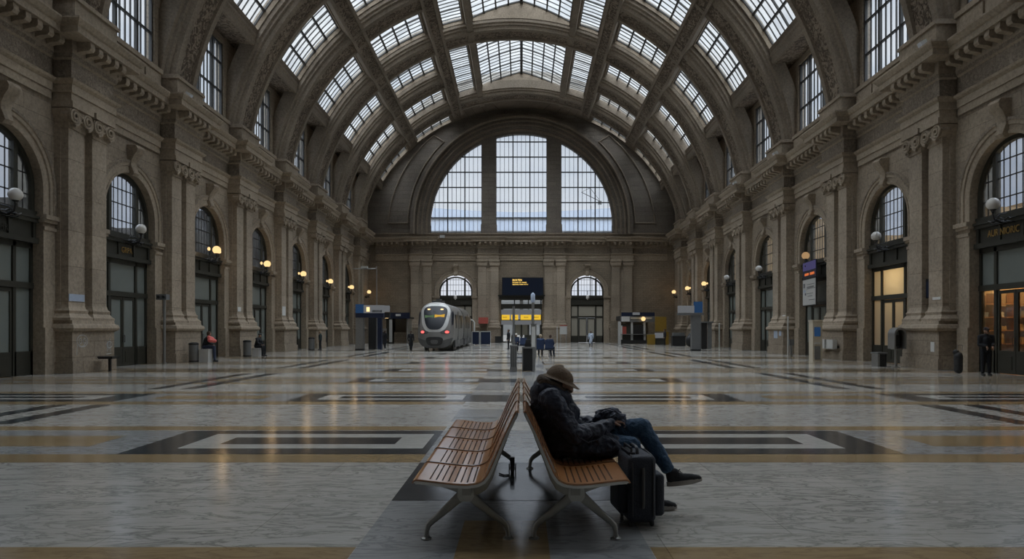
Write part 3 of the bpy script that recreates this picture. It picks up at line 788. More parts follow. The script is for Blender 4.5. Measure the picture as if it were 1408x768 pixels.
# stepped rings of the embrasure and the panelled spandrel
def ring(R0, R1, y, wid_m, zc=LZS, z0=LZ0-.2, dz=0):
    m = MB(); k = 56
    P0 = [(-R0, z0)] + [(-R0*math.cos(PI*i/k), zc+R0*math.sin(PI*i/k)) for i in range(k+1)] + [(R0, z0)]
    P1 = [(-R1, z0)] + [(-R1*math.cos(PI*i/k), zc+R1*math.sin(PI*i/k)) for i in range(k+1)] + [(R1, z0)]
    m.rows([[(x, FAR+.02, z) for x, z in P0], [(x, y, z) for x, z in P0], [(x, y, z) for x, z in P1], [(x, FAR+.02, z) for x, z in P1]])
    m.build(trim_name(), [wid_m], smooth=40)['kind'] = 'structure'
ring(9.95, 10.2, FAR-.15, 'dark_trim'); ring(10.2, 11.25, FAR-.4, 'tymp'); ring(10.45, 10.6, FAR-.52, 'dark_trim'); ring(10.9, 11.05, FAR-.52, 'dark_trim')  # stone tones alternate in place of the shading at the ring edges
ring(11.25, 11.42, FAR-.85, 'dark_trim'); ring(11.42, 11.75, FAR-.65, 'tymp')
for e in (-1, 1):
    # raised panel border at each side of the lunette
    pts = []
    m = MB()
    for k in range(13):
        a = math.radians(1+46*k/12); pts.append((e*12.1*math.cos(a), 12.5+12.1*math.sin(a)))
    out2 = [(e*14.2*math.cos(math.radians(3+46*k/12)), 12.0+13.3*math.sin(math.radians(3+46*k/12))) for k in range(12, -1, -1)]
    loop = [(x, z) for x, z in pts]+out2
    m.tube([(x, FAR-.08, z) for x, z in loop+[loop[0]]], .08, 6)
    m.build(trim_name(), 'dark_trim')['kind'] = 'structure'
# the lunette's three lights
def lunette(x0, x1):
    root = struct(win_name(), ((x0+x1)/2, FAR+.3, LZ0)); root.matrix_world = Matrix.Translation(root.location)
    def top(x): return LZS+math.sqrt(max(0, LR**2-x*x)) if abs(x) < LR else LZS
    n = 16; xs = [x0+(x1-x0)*k/n for k in range(n+1)]
    pts = [(x, top(x)) for x in xs] + [(x1, LZ0), (x0, LZ0)]
    if abs(x0) >= LR-.01: pts = [(x0, LZS)] + pts[1:]
    MB().ngon([(x, FAR+.35, z) for x, z in pts]).build('glass', 'clglass', root)
    f = MB()
    nb = round((x1-x0)/.46)
    for k in range(nb+1):
        x = x0+(x1-x0)*k/nb; big = (k % 4 == 0); ww = .055 if big else .02
        f.box(x-ww, x+ww, FAR+(.2 if big else .28), FAR+.38, LZ0, top(x))
    z = LZ0+.04
    while z < LZS+LR:
        # width of the light at this height
        if z <= LZS: lim = LR
        else: lim = math.sqrt(max(0, LR**2-(z-LZS)**2))
        a, b = max(x0, -lim), min(x1, lim)
        if b-a > .1: f.box(a, b, FAR+.22, FAR+.38, z-.05, z+.05)
        z += 1.62
    f.build('glazing_bar', 'bars', root)
    PORT.append((((x0+x1)/2, FAR+.5, LZ0+4.3), Vector((0, -1, 0)), x1-x0, 8.6))
lunette(-LR, -4.22); lunette(-2.72, 2.72); lunette(4.22, LR)

# entablature of the end wall
e = MB()
FP = lambda y: (lambda p, x, z: (x, y-p, z*FZ))
brk = [(-11.75, -9.55), (-4.6, -2.45), (2.45, 4.6), (9.55, 11.75)]
edges = [-15.6] + [v for ab in brk for v in ab] + [15.6]
for k in range(0, len(edges), 2): entab(e, FP(FAR-.05), edges[k]+.1, edges[k+1]-.1, False, 1)
for a, b in brk: entab(e, FP(FAR-.45), a, b, True, 1)
o = e.build(trim_name(), ['trim', 'carvedfine']); o['kind'] = 'structure'
# low parapet course above the cornice
p = MB()
p.box(-15.8, 15.8, FAR-.25, FAR+.01, 10.95, LZ0-.18); p.box(-15.8, 15.8, FAR-.35, FAR+.01, LZ0-.2, LZ0-.02)
p.build(trim_name(), 'dark_trim')['kind'] = 'structure'
pos = ['beside the barriers behind the train', 'at the near jamb of the central entrance, on the train side', 'at the jamb of the central entrance away from the train', 'beside the far kiosk with the blue fascia']
order = [(-11.95, 'behind the train'), (-4.82, 'between the train arch and the board'), (2.22, 'between the board and the lit doorway'), (9.35, 'beside the blue fascia kiosk')]
for x0, w_ in order:
    pilaster(0, x0, f'double stone pilaster of the end wall, {w_}', Pf=(lambda p, a, z: (a, FAR-p*.7, z)), z9=9.5*FZ, tap=False, detail=False, root_loc=(x0+1.3, FAR-.2, 0))
for c, h in ARC:
    surround(0, c, hw7, (lambda p, x, z: (x, FAR-p, z)), tap=False, zs=zs7, zi=4.95, base=(c, FAR-.1, 0))
    bayDoor(0, 0, c, hw7, (lambda p, x, z: (x, FAR+p, z*.905)), tap=False, zs=zs7/.905, base=(c, FAR+.2, 0), lit=4, farwall=True)
# central entrance: portal frame, glass doors, transom
root = struct(door_name(), (0, FAR+.3, 0)); root.matrix_world = Matrix.Translation(root.location)
f = MB()
for x in (-2.2, -.75, .75, 2.08): f.box(x-.06, x+.06, FAR+.2, FAR+.3, 0, CZ)
for z in (0.0, 2.35, 3.6, 4.5): f.box(-2.2, 2.2, FAR+.2, FAR+.3, z, z+.12)
f.build('frame', 'bronze', root)
u = MB(); u.box(-2.2, 2.2, FAR+.12, FAR+.24, 3.62, 4.12); u.box(-2.2, -1.95, FAR+.12, FAR+.24, 0, 3.62); u.box(1.95, 2.2, FAR+.12, FAR+.24, 0, 3.62); u.box(-.80, .80, FAR+.15, FAR+.24, 2.0, 2.3)
for x in (-.75, .0, .75): u.box(x-.09, x+.09, FAR+.12, FAR+.24, 0, 2.3)
u.box(-1.1, -.5, FAR+.15, FAR+.24, 0, .8); u.box(.3, 2.0, FAR+.15, FAR+.24, 0, .8); u.build('door_frame', 'bronze', root)
for x0, x1 in ((-.66, -.09), (.09, .66)): MB().box(x0, x1, FAR+.2, FAR+.22, .8, 2.0).build('door_pane', 'farlit', root)
MB().quad((-2.2, FAR+.25, 0), (2.2, FAR+.25, 0), (2.2, FAR+.25, CZ), (-2.2, FAR+.25, CZ)).build('glass', 'shopglass', root)
h_ = MB(); h_.box(-2.35, 2.35, FAR-.3, FAR+.3, CZ-.05, CZ+.25); h_.box(-2.5, 2.5, FAR-.4, FAR+.1, CZ+.25, CZ+.4); h_.build('lintel', 'bronze', root)

# what lies beyond: platforms, a shed roof, a tower crane
b = MB()
b.box(-60, 60, 150, 152, 0, 7.5)
bo = b.build('distant_building', plain('distant_building_grey', (.20, .21, .22), .9)); tag(bo, 'long low grey building beyond the end wall glass', 'building')
rws = []
for k in range(25):
    x = -34+68*k/24; zt = 21.7+.7*abs(x/15)**1.5; rws.append([(x, 118, zt), (x, 118, 11.0), (x, 121, 11.0), (x, 121, zt)])
r_ = MB().rows(rws, closed=True, caps=True)
rt = thing('shed_roof', 'grey blue train shed roof seen through the great window', 'roof', (0, 119, 0))
r_.build('roof_sheet', plain('roof_metal', (.40, .45, .53), .5, scale=.15, var=.12), rt)
cl = MB()
for x in range(-32, 33, 8): cl.box(x-.3, x+.3, 118.6, 120.4, 0, 12)
cl.build('support', 'bars', rt)
gl = MB()
for z in (18.2, 20.4): gl.box(-34, 34, 117.85, 118.0, z, z+.22)
gl.build('gutter', 'bars', rt)
cr = thing('tower_crane', 'small tower crane in the sky beyond the great window', 'crane', (16.2, 158, 0))
m = MB(); m.box(16.1, 16.3, 157.9, 158.1, 0, 30); m.build('mast', 'bars', cr)
m = MB(); m.tube([(18.5, 158, 31), (14.0, 158, 33.2)], .10, 6); m.tube([(16.2, 158, 30), (16.0, 158, 34.2)], .08, 6); m.tube([(16, 158, 34.2), (14.0, 158, 33.2)], .06, 5); m.tube([(16, 158, 34.2), (18.5, 158, 31)], .06, 5); m.build('jib', 'bars', cr)
m = MB(); m.box(17.9, 18.7, 157.7, 158.3, 30.3, 31.1); m.build('counterweight', 'bars', cr)

# wall behind the camera: unseen, left solid to block light from behind
w = MB()
w.box(-17, 17, BACK-.6, BACK, 0, 29)
o = w.build('wall_back', 'wallfar'); o['kind'] = 'structure'
# ------------------------------------------------------------------ materials of the furniture
M['benchwood'] = wood('bench_wood', (.25, .095, .027), (.54, .24, .078), .3, (3, .6, 40))
M['cast'] = plain('cast_aluminium', (.26, .26, .24), .36, .7, bump=.15, bscale=60)
M['castlight'] = plain('hub_aluminium', (.40, .40, .38), .4, .6)
M['alu'] = plain('polished_aluminium', (.55, .55, .53), .28, .9)
M['shade_sheet'] = plain('slot_shade_brown', (.035, .018, .010), .7)
M['rimwood'] = wood('dark_rim_wood', (.07, .028, .012), (.14, .055, .02), .35)
M['rubber'] = plain('black_rubber', (.02, .02, .02), .7)

def lerp(a, b, t): return a+(b-a)*t
BP = [(.012, .972), (.022, .990), (.040, .985), (.075, .915), (.125, .810), (.170, .705), (.212, .605), (.250, .520), (.285, .475), (.330, .455), (.400, .447), (.500, .452), (.620, .466), (.720, .478), (.775, .482), (.798, .474), (.806, .455)]
def resample(pts, step):
    out = []; d = 0; P = [Vector((p[0], p[1])) for p in pts]; L_ = [0]
    for a, b in zip(P[:-1], P[1:]): L_.append(L_[-1]+(b-a).length)
    n = int(L_[-1]/step)
    for k in range(n+1):
        s = L_[-1]*k/n
        j = max(i for i in range(len(L_)) if L_[i] <= s+1e-9); j = min(j, len(P)-2)
        t = (s-L_[j])/(L_[j+1]-L_[j]); out.append((P[j].lerp(P[j+1], t), s))
    return out, L_[-1]
def bench(s, xoff, lab):
    root = thing('platform_bench', lab, 'bench', (xoff+s*.42, 6.6, 0), 'slatted benches back to back')
    Y0, SW, NS = 4.98, .655, 5
    def Q(u, y, z): return (xoff+s*u, y, z)
    pts, LL = resample(BP, .0115)
    def off(k, d):
        a = pts[max(0, k-1)][0]; b = pts[min(len(pts)-1, k+1)][0]; t = (b-a).normalized(); n = Vector((-t.y, t.x))
        p = pts[k][0]+n*d; return p
    for q in range(NS):
        y0 = Y0+q*SW+.008; y1 = Y0+(q+1)*SW-.008
        m = MB()
        def strip(k0, k1, ya, yb):
            rws = []
            for k in range(k0, k1+1):
                a, b = off(k, .0), off(k, -.014)
                rws.append([Q(a.x, ya, a.y), Q(a.x, yb, a.y), Q(b.x, yb, b.y), Q(b.x, ya, b.y)])
            m.rows(rws, closed=True, caps=True)
        n = len(pts)-1
        strip(0, n, y0, y0+.045); strip(0, n, y1-.045, y1)
        # slats between the two borders: seat and back slotted, margins solid
        k = 0
        solid = [(0, 11), (int(n*.50), int(n*.56)), (n-9, n)]
        ks = 0
        while ks < n:
            hit = [b for a, b in solid if a <= ks < b]
            if hit: ke = hit[0]; strip(ks, ke, y0+.045, y1-.045); ks = ke
            else:
                nxt = min([a for a, b in solid if a > ks] + [n])
                ke = min(ks+3, nxt); strip(ks, ke, y0+.045, y1-.045); ks = ke+1 if ke < nxt else ke
        m.build('seat_shell', 'benchwood', root, smooth=30)
    # thin dark pan added under the slats, painting the shade in the slots
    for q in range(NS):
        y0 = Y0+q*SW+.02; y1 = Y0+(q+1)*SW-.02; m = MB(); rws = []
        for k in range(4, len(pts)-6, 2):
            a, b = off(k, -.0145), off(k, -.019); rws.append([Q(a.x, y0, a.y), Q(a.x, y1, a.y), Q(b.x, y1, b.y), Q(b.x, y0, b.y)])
        m.rows(rws, closed=True, caps=True); m.build('slot_shade_sheet', 'shade_sheet', root, smooth=40)
    # brackets under each joint
    for q in range(NS+1):
        yc = Y0+q*SW + (.006 if q == 0 else -.006 if q == NS else 0)
        m = MB(); rws = []
        for k in range(0, len(pts), 2):
            inner = 0 < q < NS; a, b = off(k, .007 if inner else -.013), off(k, -.032)
            rws.append([Q(a.x, yc-.013, a.y), Q(a.x, yc+.013, a.y), Q(b.x, yc+.013, b.y), Q(b.x, yc-.013, b.y)])
        m.rows(rws, closed=True, caps=True)
        m.build('seat_rim', 'alu' if q in (0, NS) else 'rimwood', root, smooth=40)
    bm_ = MB()
    for (u, z) in ((.40, .385),): bm_.rows([[Q(u-.035, y, z-.025), Q(u+.035, y, z-.025), Q(u+.035, y, z+.025), Q(u-.035, y, z+.025)] for y in (Y0+.02, Y0+NS*SW-.02)], closed=True, caps=True)
    bm_.build('beam', 'cast', root)
    for yl in (5.12, 7.66):
        lg = MB()
        def arm(path, rad, w=.024):
            """flattened casting: rad = half height in the plane, w = half width along the bench"""
            P = [Vector((p[0], p[1])) for p in path]; rws = []
            for k, p in enumerate(P):
                t = (P[min(k+1, len(P)-1)]-P[max(k-1, 0)]).normalized(); nn = Vector((-t.y, t.x)); r = rad[k]
                row = []
                for a in range(10):
                    c, d = math.cos(2*PI*a/10), math.sin(2*PI*a/10)
                    pp = p+nn*r*(abs(c)**.6)*(1 if c >= 0 else -1); row.append(Q(pp.x, yl+w*(abs(d)**.6)*(1 if d >= 0 else -1), pp.y))
                rws.append(row)
            lg.rows(rws, closed=True, caps=True)
        arm([(.40, .345), (.33, .285), (.22, .195), (.135, .135), (.108, .105), (.098, .06), (.095, .012)], [.044, .036, .028, .025, .023, .018, .016])
        arm([(.43, .345), (.50, .285), (.60, .195), (.675, .135), (.702, .105), (.712, .06), (.715, .012)], [.044, .036, .028, .025, .023, .018, .016])
        arm([(.40, .36), (.34, .372), (.285, .40), (.243, .47), (.205, .57), (.165, .66), (.125, .75), (.09, .83)], [.045, .042, .036, .032, .028, .024, .02, .014], .02)
        arm([(.43, .37), (.50, .392), (.60, .420), (.70, .440), (.775, .447)], [.040, .030, .022, .016, .011], .02)
        lg.build('leg_frame', 'cast', root, smooth=50)
        h = MB(); h.rows([[Q(u, yl+w, z) for u, z in ((.362, .42), (.468, .42), (.478, .33), (.455, .292), (.375, .292), (.352, .33))] for w in (-.036, .036)], closed=True, caps=True)
        h.lathe([(.013, -.040), (.013, .040)], Q(.415, yl, .345), 12, axis='y')
        h.build('hub', 'castlight', root)
        for u in (.095, .715):
            f = MB(); f.lathe([(.036, 0), (.040, .004), (.040, .012), (.022, .022), (.018, .035)], Q(u, yl, 0), 18)
            f.build('foot', 'cast', root, smooth=40)
    return root
bench(-1, -.005, 'empty slatted wooden bench facing the train side, back against the occupied bench')
bench(1, .0, 'slatted wooden bench on which the man in the dark coat sits')
c = thing('trolley_wheel', 'small black caster wheel on the floor behind the far bench foot', 'wheel', (-.10, 7.45, 0))
m = MB(); m.lathe([(.005, -.02), (.045, -.02), (.05, -.012), (.05, .012), (.045, .02), (.005, .02)], (-.10, 7.45, .05), 18, axis='x'); m.build('wheel', 'rubber', c, smooth=40)
m = MB(); m.cbox((-.10, 7.45, .115), (.05, .06, .12)); m.cbox((-.135, 7.46, .05), (.012, .04, .10)); m.cbox((-.065, 7.46, .05), (.012, .04, .10)); m.build('fork', 'iron', c)
m = MB(); m.tube([(-.14, 7.30, .012), (-.19, 7.28, .012), (-.24, 7.36, .014)], .008, 6); m.build('strap_end', 'rubber', c)
# rounds of litter on the marble between the benches
# ------------------------------------------------------------------ soft bodies
def blob(name, parts, mat, parent, voxel=.012, smooth=6, disp=0.0, dscale=.08, tex='CLOUDS', creases=0.0, label_=None):
    """capsules (p0,r0,p1,r1) and balls (p,r,(sx,sy,sz)) fused into one continuous skin"""
    m = MB()
    for q in parts:
        if len(q) == 4:
            p0, r0, p1, r1 = Vector(q[0]), q[1], Vector(q[2]), q[3]
            d = (p1-p0); ln = max(d.length, 1e-4); z = d/ln
            a = z.cross(Vector((0, 0, 1)) if abs(z.z) < .9 else Vector((1, 0, 0))).normalized(); b = z.cross(a)
            rws = []; K = 14
            for i in range(6): 
                t = -PI/2+PI/2*(i+.3)/6; rws.append((p0+z*r0*math.sin(t), r0*math.cos(t)))
            for i in range(5): rws.append((p0.lerp(p1, i/4), lerp(r0, r1, i/4)))
            for i in range(6):
                t = PI/2*(i+.7)/6; rws.append((p1+z*r1*math.sin(t), r1*math.cos(t)))
            m.rows([[tuple(c+a*r*math.cos(2*PI*k/K)+b*r*math.sin(2*PI*k/K)) for k in range(K)] for c, r in rws], closed=True, caps=True)
        else:
            m.sphere(q[0], q[1], 20, 0, q[2])
    o = m.build(name, mat, parent)
    r = o.modifiers.new('fuse', 'REMESH'); r.mode = 'VOXEL'; r.voxel_size = voxel; r.use_smooth_shade = True
    sm = o.modifiers.new('smooth', 'SMOOTH'); sm.factor = .5; sm.iterations = smooth
    if disp:
        tx = bpy.data.textures.new(name+'_folds', tex); tx.noise_scale = dscale
        if tex == 'CLOUDS': tx.noise_depth = 1
        dm = o.modifiers.new('folds', 'DISPLACE'); dm.texture = tx; dm.strength = disp; dm.mid_level = .5; dm.texture_coords = 'LOCAL'
    # bake, so the body is one plain mesh
    dg = bpy.context.evaluated_depsgraph_get(); dg.update()
    me = bpy.data.meshes.new_from_object(o.evaluated_get(dg)); o.modifiers.clear(); o.data = me
    if not me.materials: me.materials.append(M[mat] if isinstance(mat, str) else mat)
    for p in me.polygons: p.use_smooth = True
    if label_: o['label'] = label_
    return o
def fabric(name, c, rough=.85, fold=.5, fs=14, var=.25, sheen=.06):
    m, nt, out = _nodes(name)
    p = N(nt, 'ShaderNodeBsdfPrincipled'); p.inputs['Roughness'].default_value = rough; p.inputs['Sheen Weight'].default_value = sheen; p.inputs['Specular IOR Level'].default_value = .35
    tc = N(nt, 'ShaderNodeTexCoord'); nz = N(nt, 'ShaderNodeTexNoise'); nz.inputs['Scale'].default_value = fs; nz.inputs['Detail'].default_value = 4; nz.inputs['Distortion'].default_value = 1.5; L(nt, tc, 'Object', nz, 'Vector')
    n2 = N(nt, 'ShaderNodeTexNoise'); n2.inputs['Scale'].default_value = 350; n2.inputs['Detail'].default_value = 2; L(nt, tc, 'Object', n2, 'Vector')
    mx = N(nt, 'ShaderNodeMix', data_type='RGBA'); mx.inputs[6].default_value = col([x*(1-var) for x in c]); mx.inputs[7].default_value = col([x*(1+var) for x in c]); L(nt, nz, 'Fac', mx, 0); L(nt, mx, 2, p, 'Base Color')
    ad = N(nt, 'ShaderNodeMath', operation='MULTIPLY_ADD'); ad.inputs[1].default_value = .06; L(nt, n2, 'Fac', ad, 0); L(nt, nz, 'Fac', ad, 2)
    b = N(nt, 'ShaderNodeBump'); b.inputs['Strength'].default_value = fold; b.inputs['Distance'].default_value = .03; L(nt, ad, 0, b, 'Height'); L(nt, b, 'Normal', p, 'Normal')
    L(nt, p, 0, out, 0); return m
M['skin'] = plain('skin', (.27, .16, .11), .5, var=.12, scale=30)
M['coat'] = fabric('navy_coat', (.016, .022, .038), .48, .8, 9)
M['hood'] = fabric('brown_hood_lining', (.085, .063, .045), .9, .8, 60)
M['jeans'] = fabric('blue_jeans', (.028, .065, .115), .85, .6, 22)
M['hat'] = fabric('brown_hat', (.16, .115, .075), .9, .6, 30)
M['shoe'] = fabric('dark_grey_shoe', (.020, .021, .023), .8, .4, 60)
M['sole'] = plain('pale_shoe_sole', (.30, .28, .25), .7)
M['hair'] = fabric('brown_hair', (.07, .04, .025), .8, .9, 90)
M['bagcloth'] = fabric('navy_lap_jacket', (.026, .034, .056), .6, .8, 20)

# ------------------------------------------------------------------ the sleeping man
man = thing('person', 'man in a navy hooded coat, jeans and brown brimmed hat dozing on the bench', 'person', (.36, 6.0, .46))
Yc = 6.0
# the body: one continuous skin under the clothes
sh_r, el_r, wr_r = (.25, 5.81, .99), (.45, 5.75, .685), (.755, 5.90, .735)
sh_l, el_l, wr_l = (.27, 6.20, .99), (.49, 6.27, .70), (.77, 6.07, .765)
kn_r, an_r = (.955, 5.865, .575), (1.125, 5.92, .115)
kn_l, an_l = (1.065, 5.995, .715), (1.275, 5.85, .345)
body = [((.36, 6.0, .60), .13, (.30, 6.0, .78), .115), ((.30, 6.0, .78), .115, (.265, 6.0, .97), .13),
        ((.26, 5.88, 1.0), .06, (.26, 6.12, 1.0), .06), ((.28, 6.0, 1.02), .055, (.345, 6.0, 1.09), .05),
        (sh_r, .05, el_r, .04), (el_r, .04, wr_r, .026), (sh_l, .05, el_l, .04), (el_l, .04, wr_l, .026),
        ((.40, 5.92, .58), .08, kn_r, .055), (kn_r, .05, an_r, .035), ((.40, 6.09, .60), .08, kn_l, .055), (kn_l, .05, an_l, .035),
        # head, bowed forward: skull, jaw, nose, brow, ear
        ((.365, 6.0, 1.135), .083, (1.05, .90, 1.12)), ((.405, 6.0, 1.075), .058, (1, .95, 1.05)), ((.435, 6.0, 1.040), .026, (1.0, 1.2, 1.0)),
        ((.452, 6.0, 1.100), .014, (1.3, .8, 1.0)), ((.455, 6.0, 1.085), .013, (1.2, 1, .9)), ((.435, 6.0, 1.128), .02, (.7, 2.2, .6)), ((.442, 6.0, 1.062), .012, (.8, 1.9, .5)),
        ((.362, 5.922, 1.085), .018, (.9, .45, 1.5)), ((.362, 6.078, 1.085), .018, (.9, .45, 1.5))]
blob('body', body, 'skin', man, .011, 2)
def hand(wr, dirx, up, side, name='hand', grip=.5):
    """palm, four unequal bent fingers, thumb from the side of the palm"""
    w = Vector(wr); d = Vector(dirx).normalized(); u = Vector(up).normalized(); sd = d.cross(u).normalized()*side
    pr = [(tuple(w-d*.03), .026, tuple(w+d*.02), .027)]
    for k, o_ in enumerate((-.028, -.010, .010, .027)):
        pr.append((tuple(w+d*.005+sd*o_*.7), .015, tuple(w+d*.085+sd*o_), .0125))
    for k, (o_, ln) in enumerate(((-.029, .060), (-.010, .070), (.010, .078), (.028, .070))):
        a = w+d*.088+sd*o_; b = a+(d*math.cos(.45)-u*math.sin(.45))*ln*.45; c = b+(d*math.cos(1.1)-u*math.sin(1.1))*ln*.33; e = c+(d*math.cos(1.7)-u*math.sin(1.7))*ln*.25
        pr += [(tuple(a), .0095, tuple(b), .009), (tuple(b), .009, tuple(c), .0082), (tuple(c), .0082, tuple(e), .007)]
    a = w+d*.015+sd*.03; b = a+(d*.7+sd*.6-u*.25).normalized()*.038; c = b+(d*.9+sd*.15-u*.4).normalized()*.028
    pr += [(tuple(w+sd*.015), .014, tuple(a), .013), (tuple(a), .012, tuple(b), .0105), (tuple(b), .0105, tuple(c), .008)]
    return blob(name, pr, 'skin', man, .0042, 2)
hand((.775, 5.915, .775), (.9, .32, .05), (-.05, -.2, 1), 1)
hand((.785, 6.06, .80), (.9, -.3, .0), (0, .2, 1), -1)
# coat
coat = [((.36, 6.0, .645), .175, (.30, 6.0, .80), .175), ((.30, 6.0, .80), .175, (.285, 6.0, .95), .165), ((.25, 5.86, .985), .105, (.25, 6.14, .985), .105),
        ((.19, 6.0, .93), .115, (.22, 6.0, .72), .13), ((.34, 6.0, .98), .085, (.40, 6.0, .84), .12),
        (sh_r, .095, el_r, .085), (el_r, .085, (.66, 5.85, .715), .070), ((.66, 5.85, .715), .070, (.775, 5.91, .760), .050),
        (sh_l, .088, el_l, .078), (el_l, .078, (.68, 6.13, .735), .06), ((.68, 6.13, .735), .06, (.775, 6.07, .780), .050),
        ((.34, 5.92, .600), .135, (.62, 5.88, .590), .118), ((.62, 5.88, .590), .118, (.80, 5.855, .58), .090), ((.34, 6.08, .600), .13, (.70, 6.08, .605), .12),
        ((.46, 5.82, .548), .080, (.80, 5.80, .545), .058), ((.33, 5.92, .550), .088, (.78, 5.86, .560), .078), ((.33, 6.08, .550), .088, (.76, 6.05, .565), .078), ((.27, 6.0, .61), .10, (.31, 5.92, .60), .095)]
o = blob('coat', coat, 'coat', man, .010, 4, .034, .055)
# quilted seams and hem as raised cords on the coat
sm = MB()
sm.tube([(.455, 5.675, .69), (.56, 5.70, .632), (.66, 5.775, .645), (.72, 5.83, .675)], .005, 5)
sm.tube([(.30, 5.80, .515), (.50, 5.765, .515), (.70, 5.755, .515), (.84, 5.775, .525)], .007, 5)
sm.tube([(.86, 5.80, .52), (.875, 5.82, .58), (.82, 5.84, .645), (.70, 5.83, .66)], .006, 5)
sm.build('coat_hem', 'coat', man, smooth=60)
# hood, thrown back round the neck, with its brown lining
blob('hood', [((.175, 5.93, 1.075), .070, (.175, 6.07, 1.075), .070), ((.20, 5.90, 1.085), .055, (.31, 5.885, 1.035), .050), ((.20, 6.10, 1.085), .055, (.31, 6.115, 1.035), .050), ((.31, 5.885, 1.035), .048, (.41, 5.93, .96), .038), ((.31, 6.115, 1.035), .048, (.41, 6.07, .96), .038), ((.17, 6.0, 1.02), .10, (.20, 6.0, .96), .12)], 'coat', man, .010, 4, .018, .04)
blob('hood_lining', [((.185, 5.915, 1.130), .052, (.185, 6.085, 1.130), .052), ((.20, 5.895, 1.135), .036, (.32, 5.900, 1.085), .030), ((.215, 6.08, 1.125), .036, (.32, 6.085, 1.075), .030), ((.32, 5.900, 1.085), .028, (.425, 5.95, .990), .022), ((.32, 6.085, 1.075), .028, (.418, 6.045, .985), .022)], 'hood', man, .008, 3, .012, .02, label_='brown lining rolled out round the neck')
blob('hair', [((.325, 6.0, 1.10), .082, (.95, 1.02, 1.0)), ((.335, 5.94, 1.075), .03, (.355, 5.93, 1.045), .02)] if False else [((.32, 6.0, 1.105), .084, (.95, 1.02, 1.0)), ((.345, 5.932, 1.10), .022, (.352, 5.928, 1.055), .012), ((.345, 6.068, 1.10), .022, (.352, 6.072, 1.055), .012)], 'hair', man, .008, 2, .01, .015)
blob('beard', [((.425, 5.975, 1.035), .020, (.425, 6.025, 1.035), .020), ((.40, 5.945, 1.05), .016, (.425, 5.975, 1.03), .018), ((.40, 6.055, 1.05), .016, (.425, 6.025, 1.03), .018)], 'hair', man, .006, 2, .006, .01)
# trousers
blob('jeans', [((.42, 5.92, .595), .100, (.80, 5.88, .585), .092), ((.80, 5.88, .585), .092, kn_r, .080), (kn_r, .078, (1.05, 5.895, .34), .064), ((1.05, 5.895, .34), .064, (1.11, 5.92, .15), .058),
               ((.42, 6.08, .61), .108, (.80, 6.04, .675), .095), ((.80, 6.04, .675), .095, kn_l, .085), (kn_l, .082, (1.185, 5.915, .52), .070), ((1.185, 5.915, .52), .070, (1.262, 5.86, .385), .060), ((.36, 6.0, .61), .12, (.42, 6.0, .62), .12)], 'jeans', man, .010, 4, .020, .045)
# shoes
def shoe(heel, ang, yaw=0):
    h = Vector(heel); rot = Matrix.Rotation(yaw, 4, 'Z') @ Matrix.Rotation(-ang, 4, 'Y')
    def W(p): return tuple(h + rot @ Vector(p))
    up = blob('shoe', [(W((.05, 0, .062)), .040, W((.12, 0, .058)), .042), (W((.12, 0, .055)), .040, W((.22, 0, .042)), .036), (W((.22, 0, .042)), .036, W((.275, 0, .034)), .025), (W((.035, 0, .05)), .034, W((.035, 0, .10)), .038), (W((.04, 0, .10)), .040, W((.075, 0, .105)), .040)], 'shoe', man, .007, 3, .004, .02)
    up['_w'] = tuple(man.location)
    n = 22; outl = []
    for k in range(n):
        a = 2*PI*k/n; x = .15+.155*math.cos(a); wv = .043*(1-.12*math.cos(a+.4)); outl.append((x, wv*math.sin(a)*1.02))
    sl = MB(); sl.rows([[W((x*.99, y*.96, -.006+(max(0, x-.2)*.12))) for x, y in outl], [W((x, y, .004+(max(0, x-.2)*.12))) for x, y in outl], [W((x, y, .022+(max(0, x-.2)*.12))) for x, y in outl], [W((x*.99, y*.9, .034+(max(0, x-.2)*.10))) for x, y in outl]], closed=True, caps=True)
    q = sl.build('sole', 'sole', man, smooth=50)
    lc = MB()
    for k in range(4):
        x = .105+k*.028; z = .108-k*.013
        lc.tube([W((x, -.026, z-.008)), W((x+.006, 0, z+.004)), W((x, .026, z-.008))], .0035, 5)
    lc.tube([W((.10, -.004, .11)), W((.125, -.03, .118)), W((.115, -.045, .10))], .003, 5); lc.tube([W((.10, .004, .11)), W((.13, .02, .125)), W((.12, .035, .105))], .003, 5)
    lc.build('laces', 'rubber', man)
shoe((1.26, 5.845, .235), .13, -.04)
shoe((1.065, 5.93, .006), .0, .05)
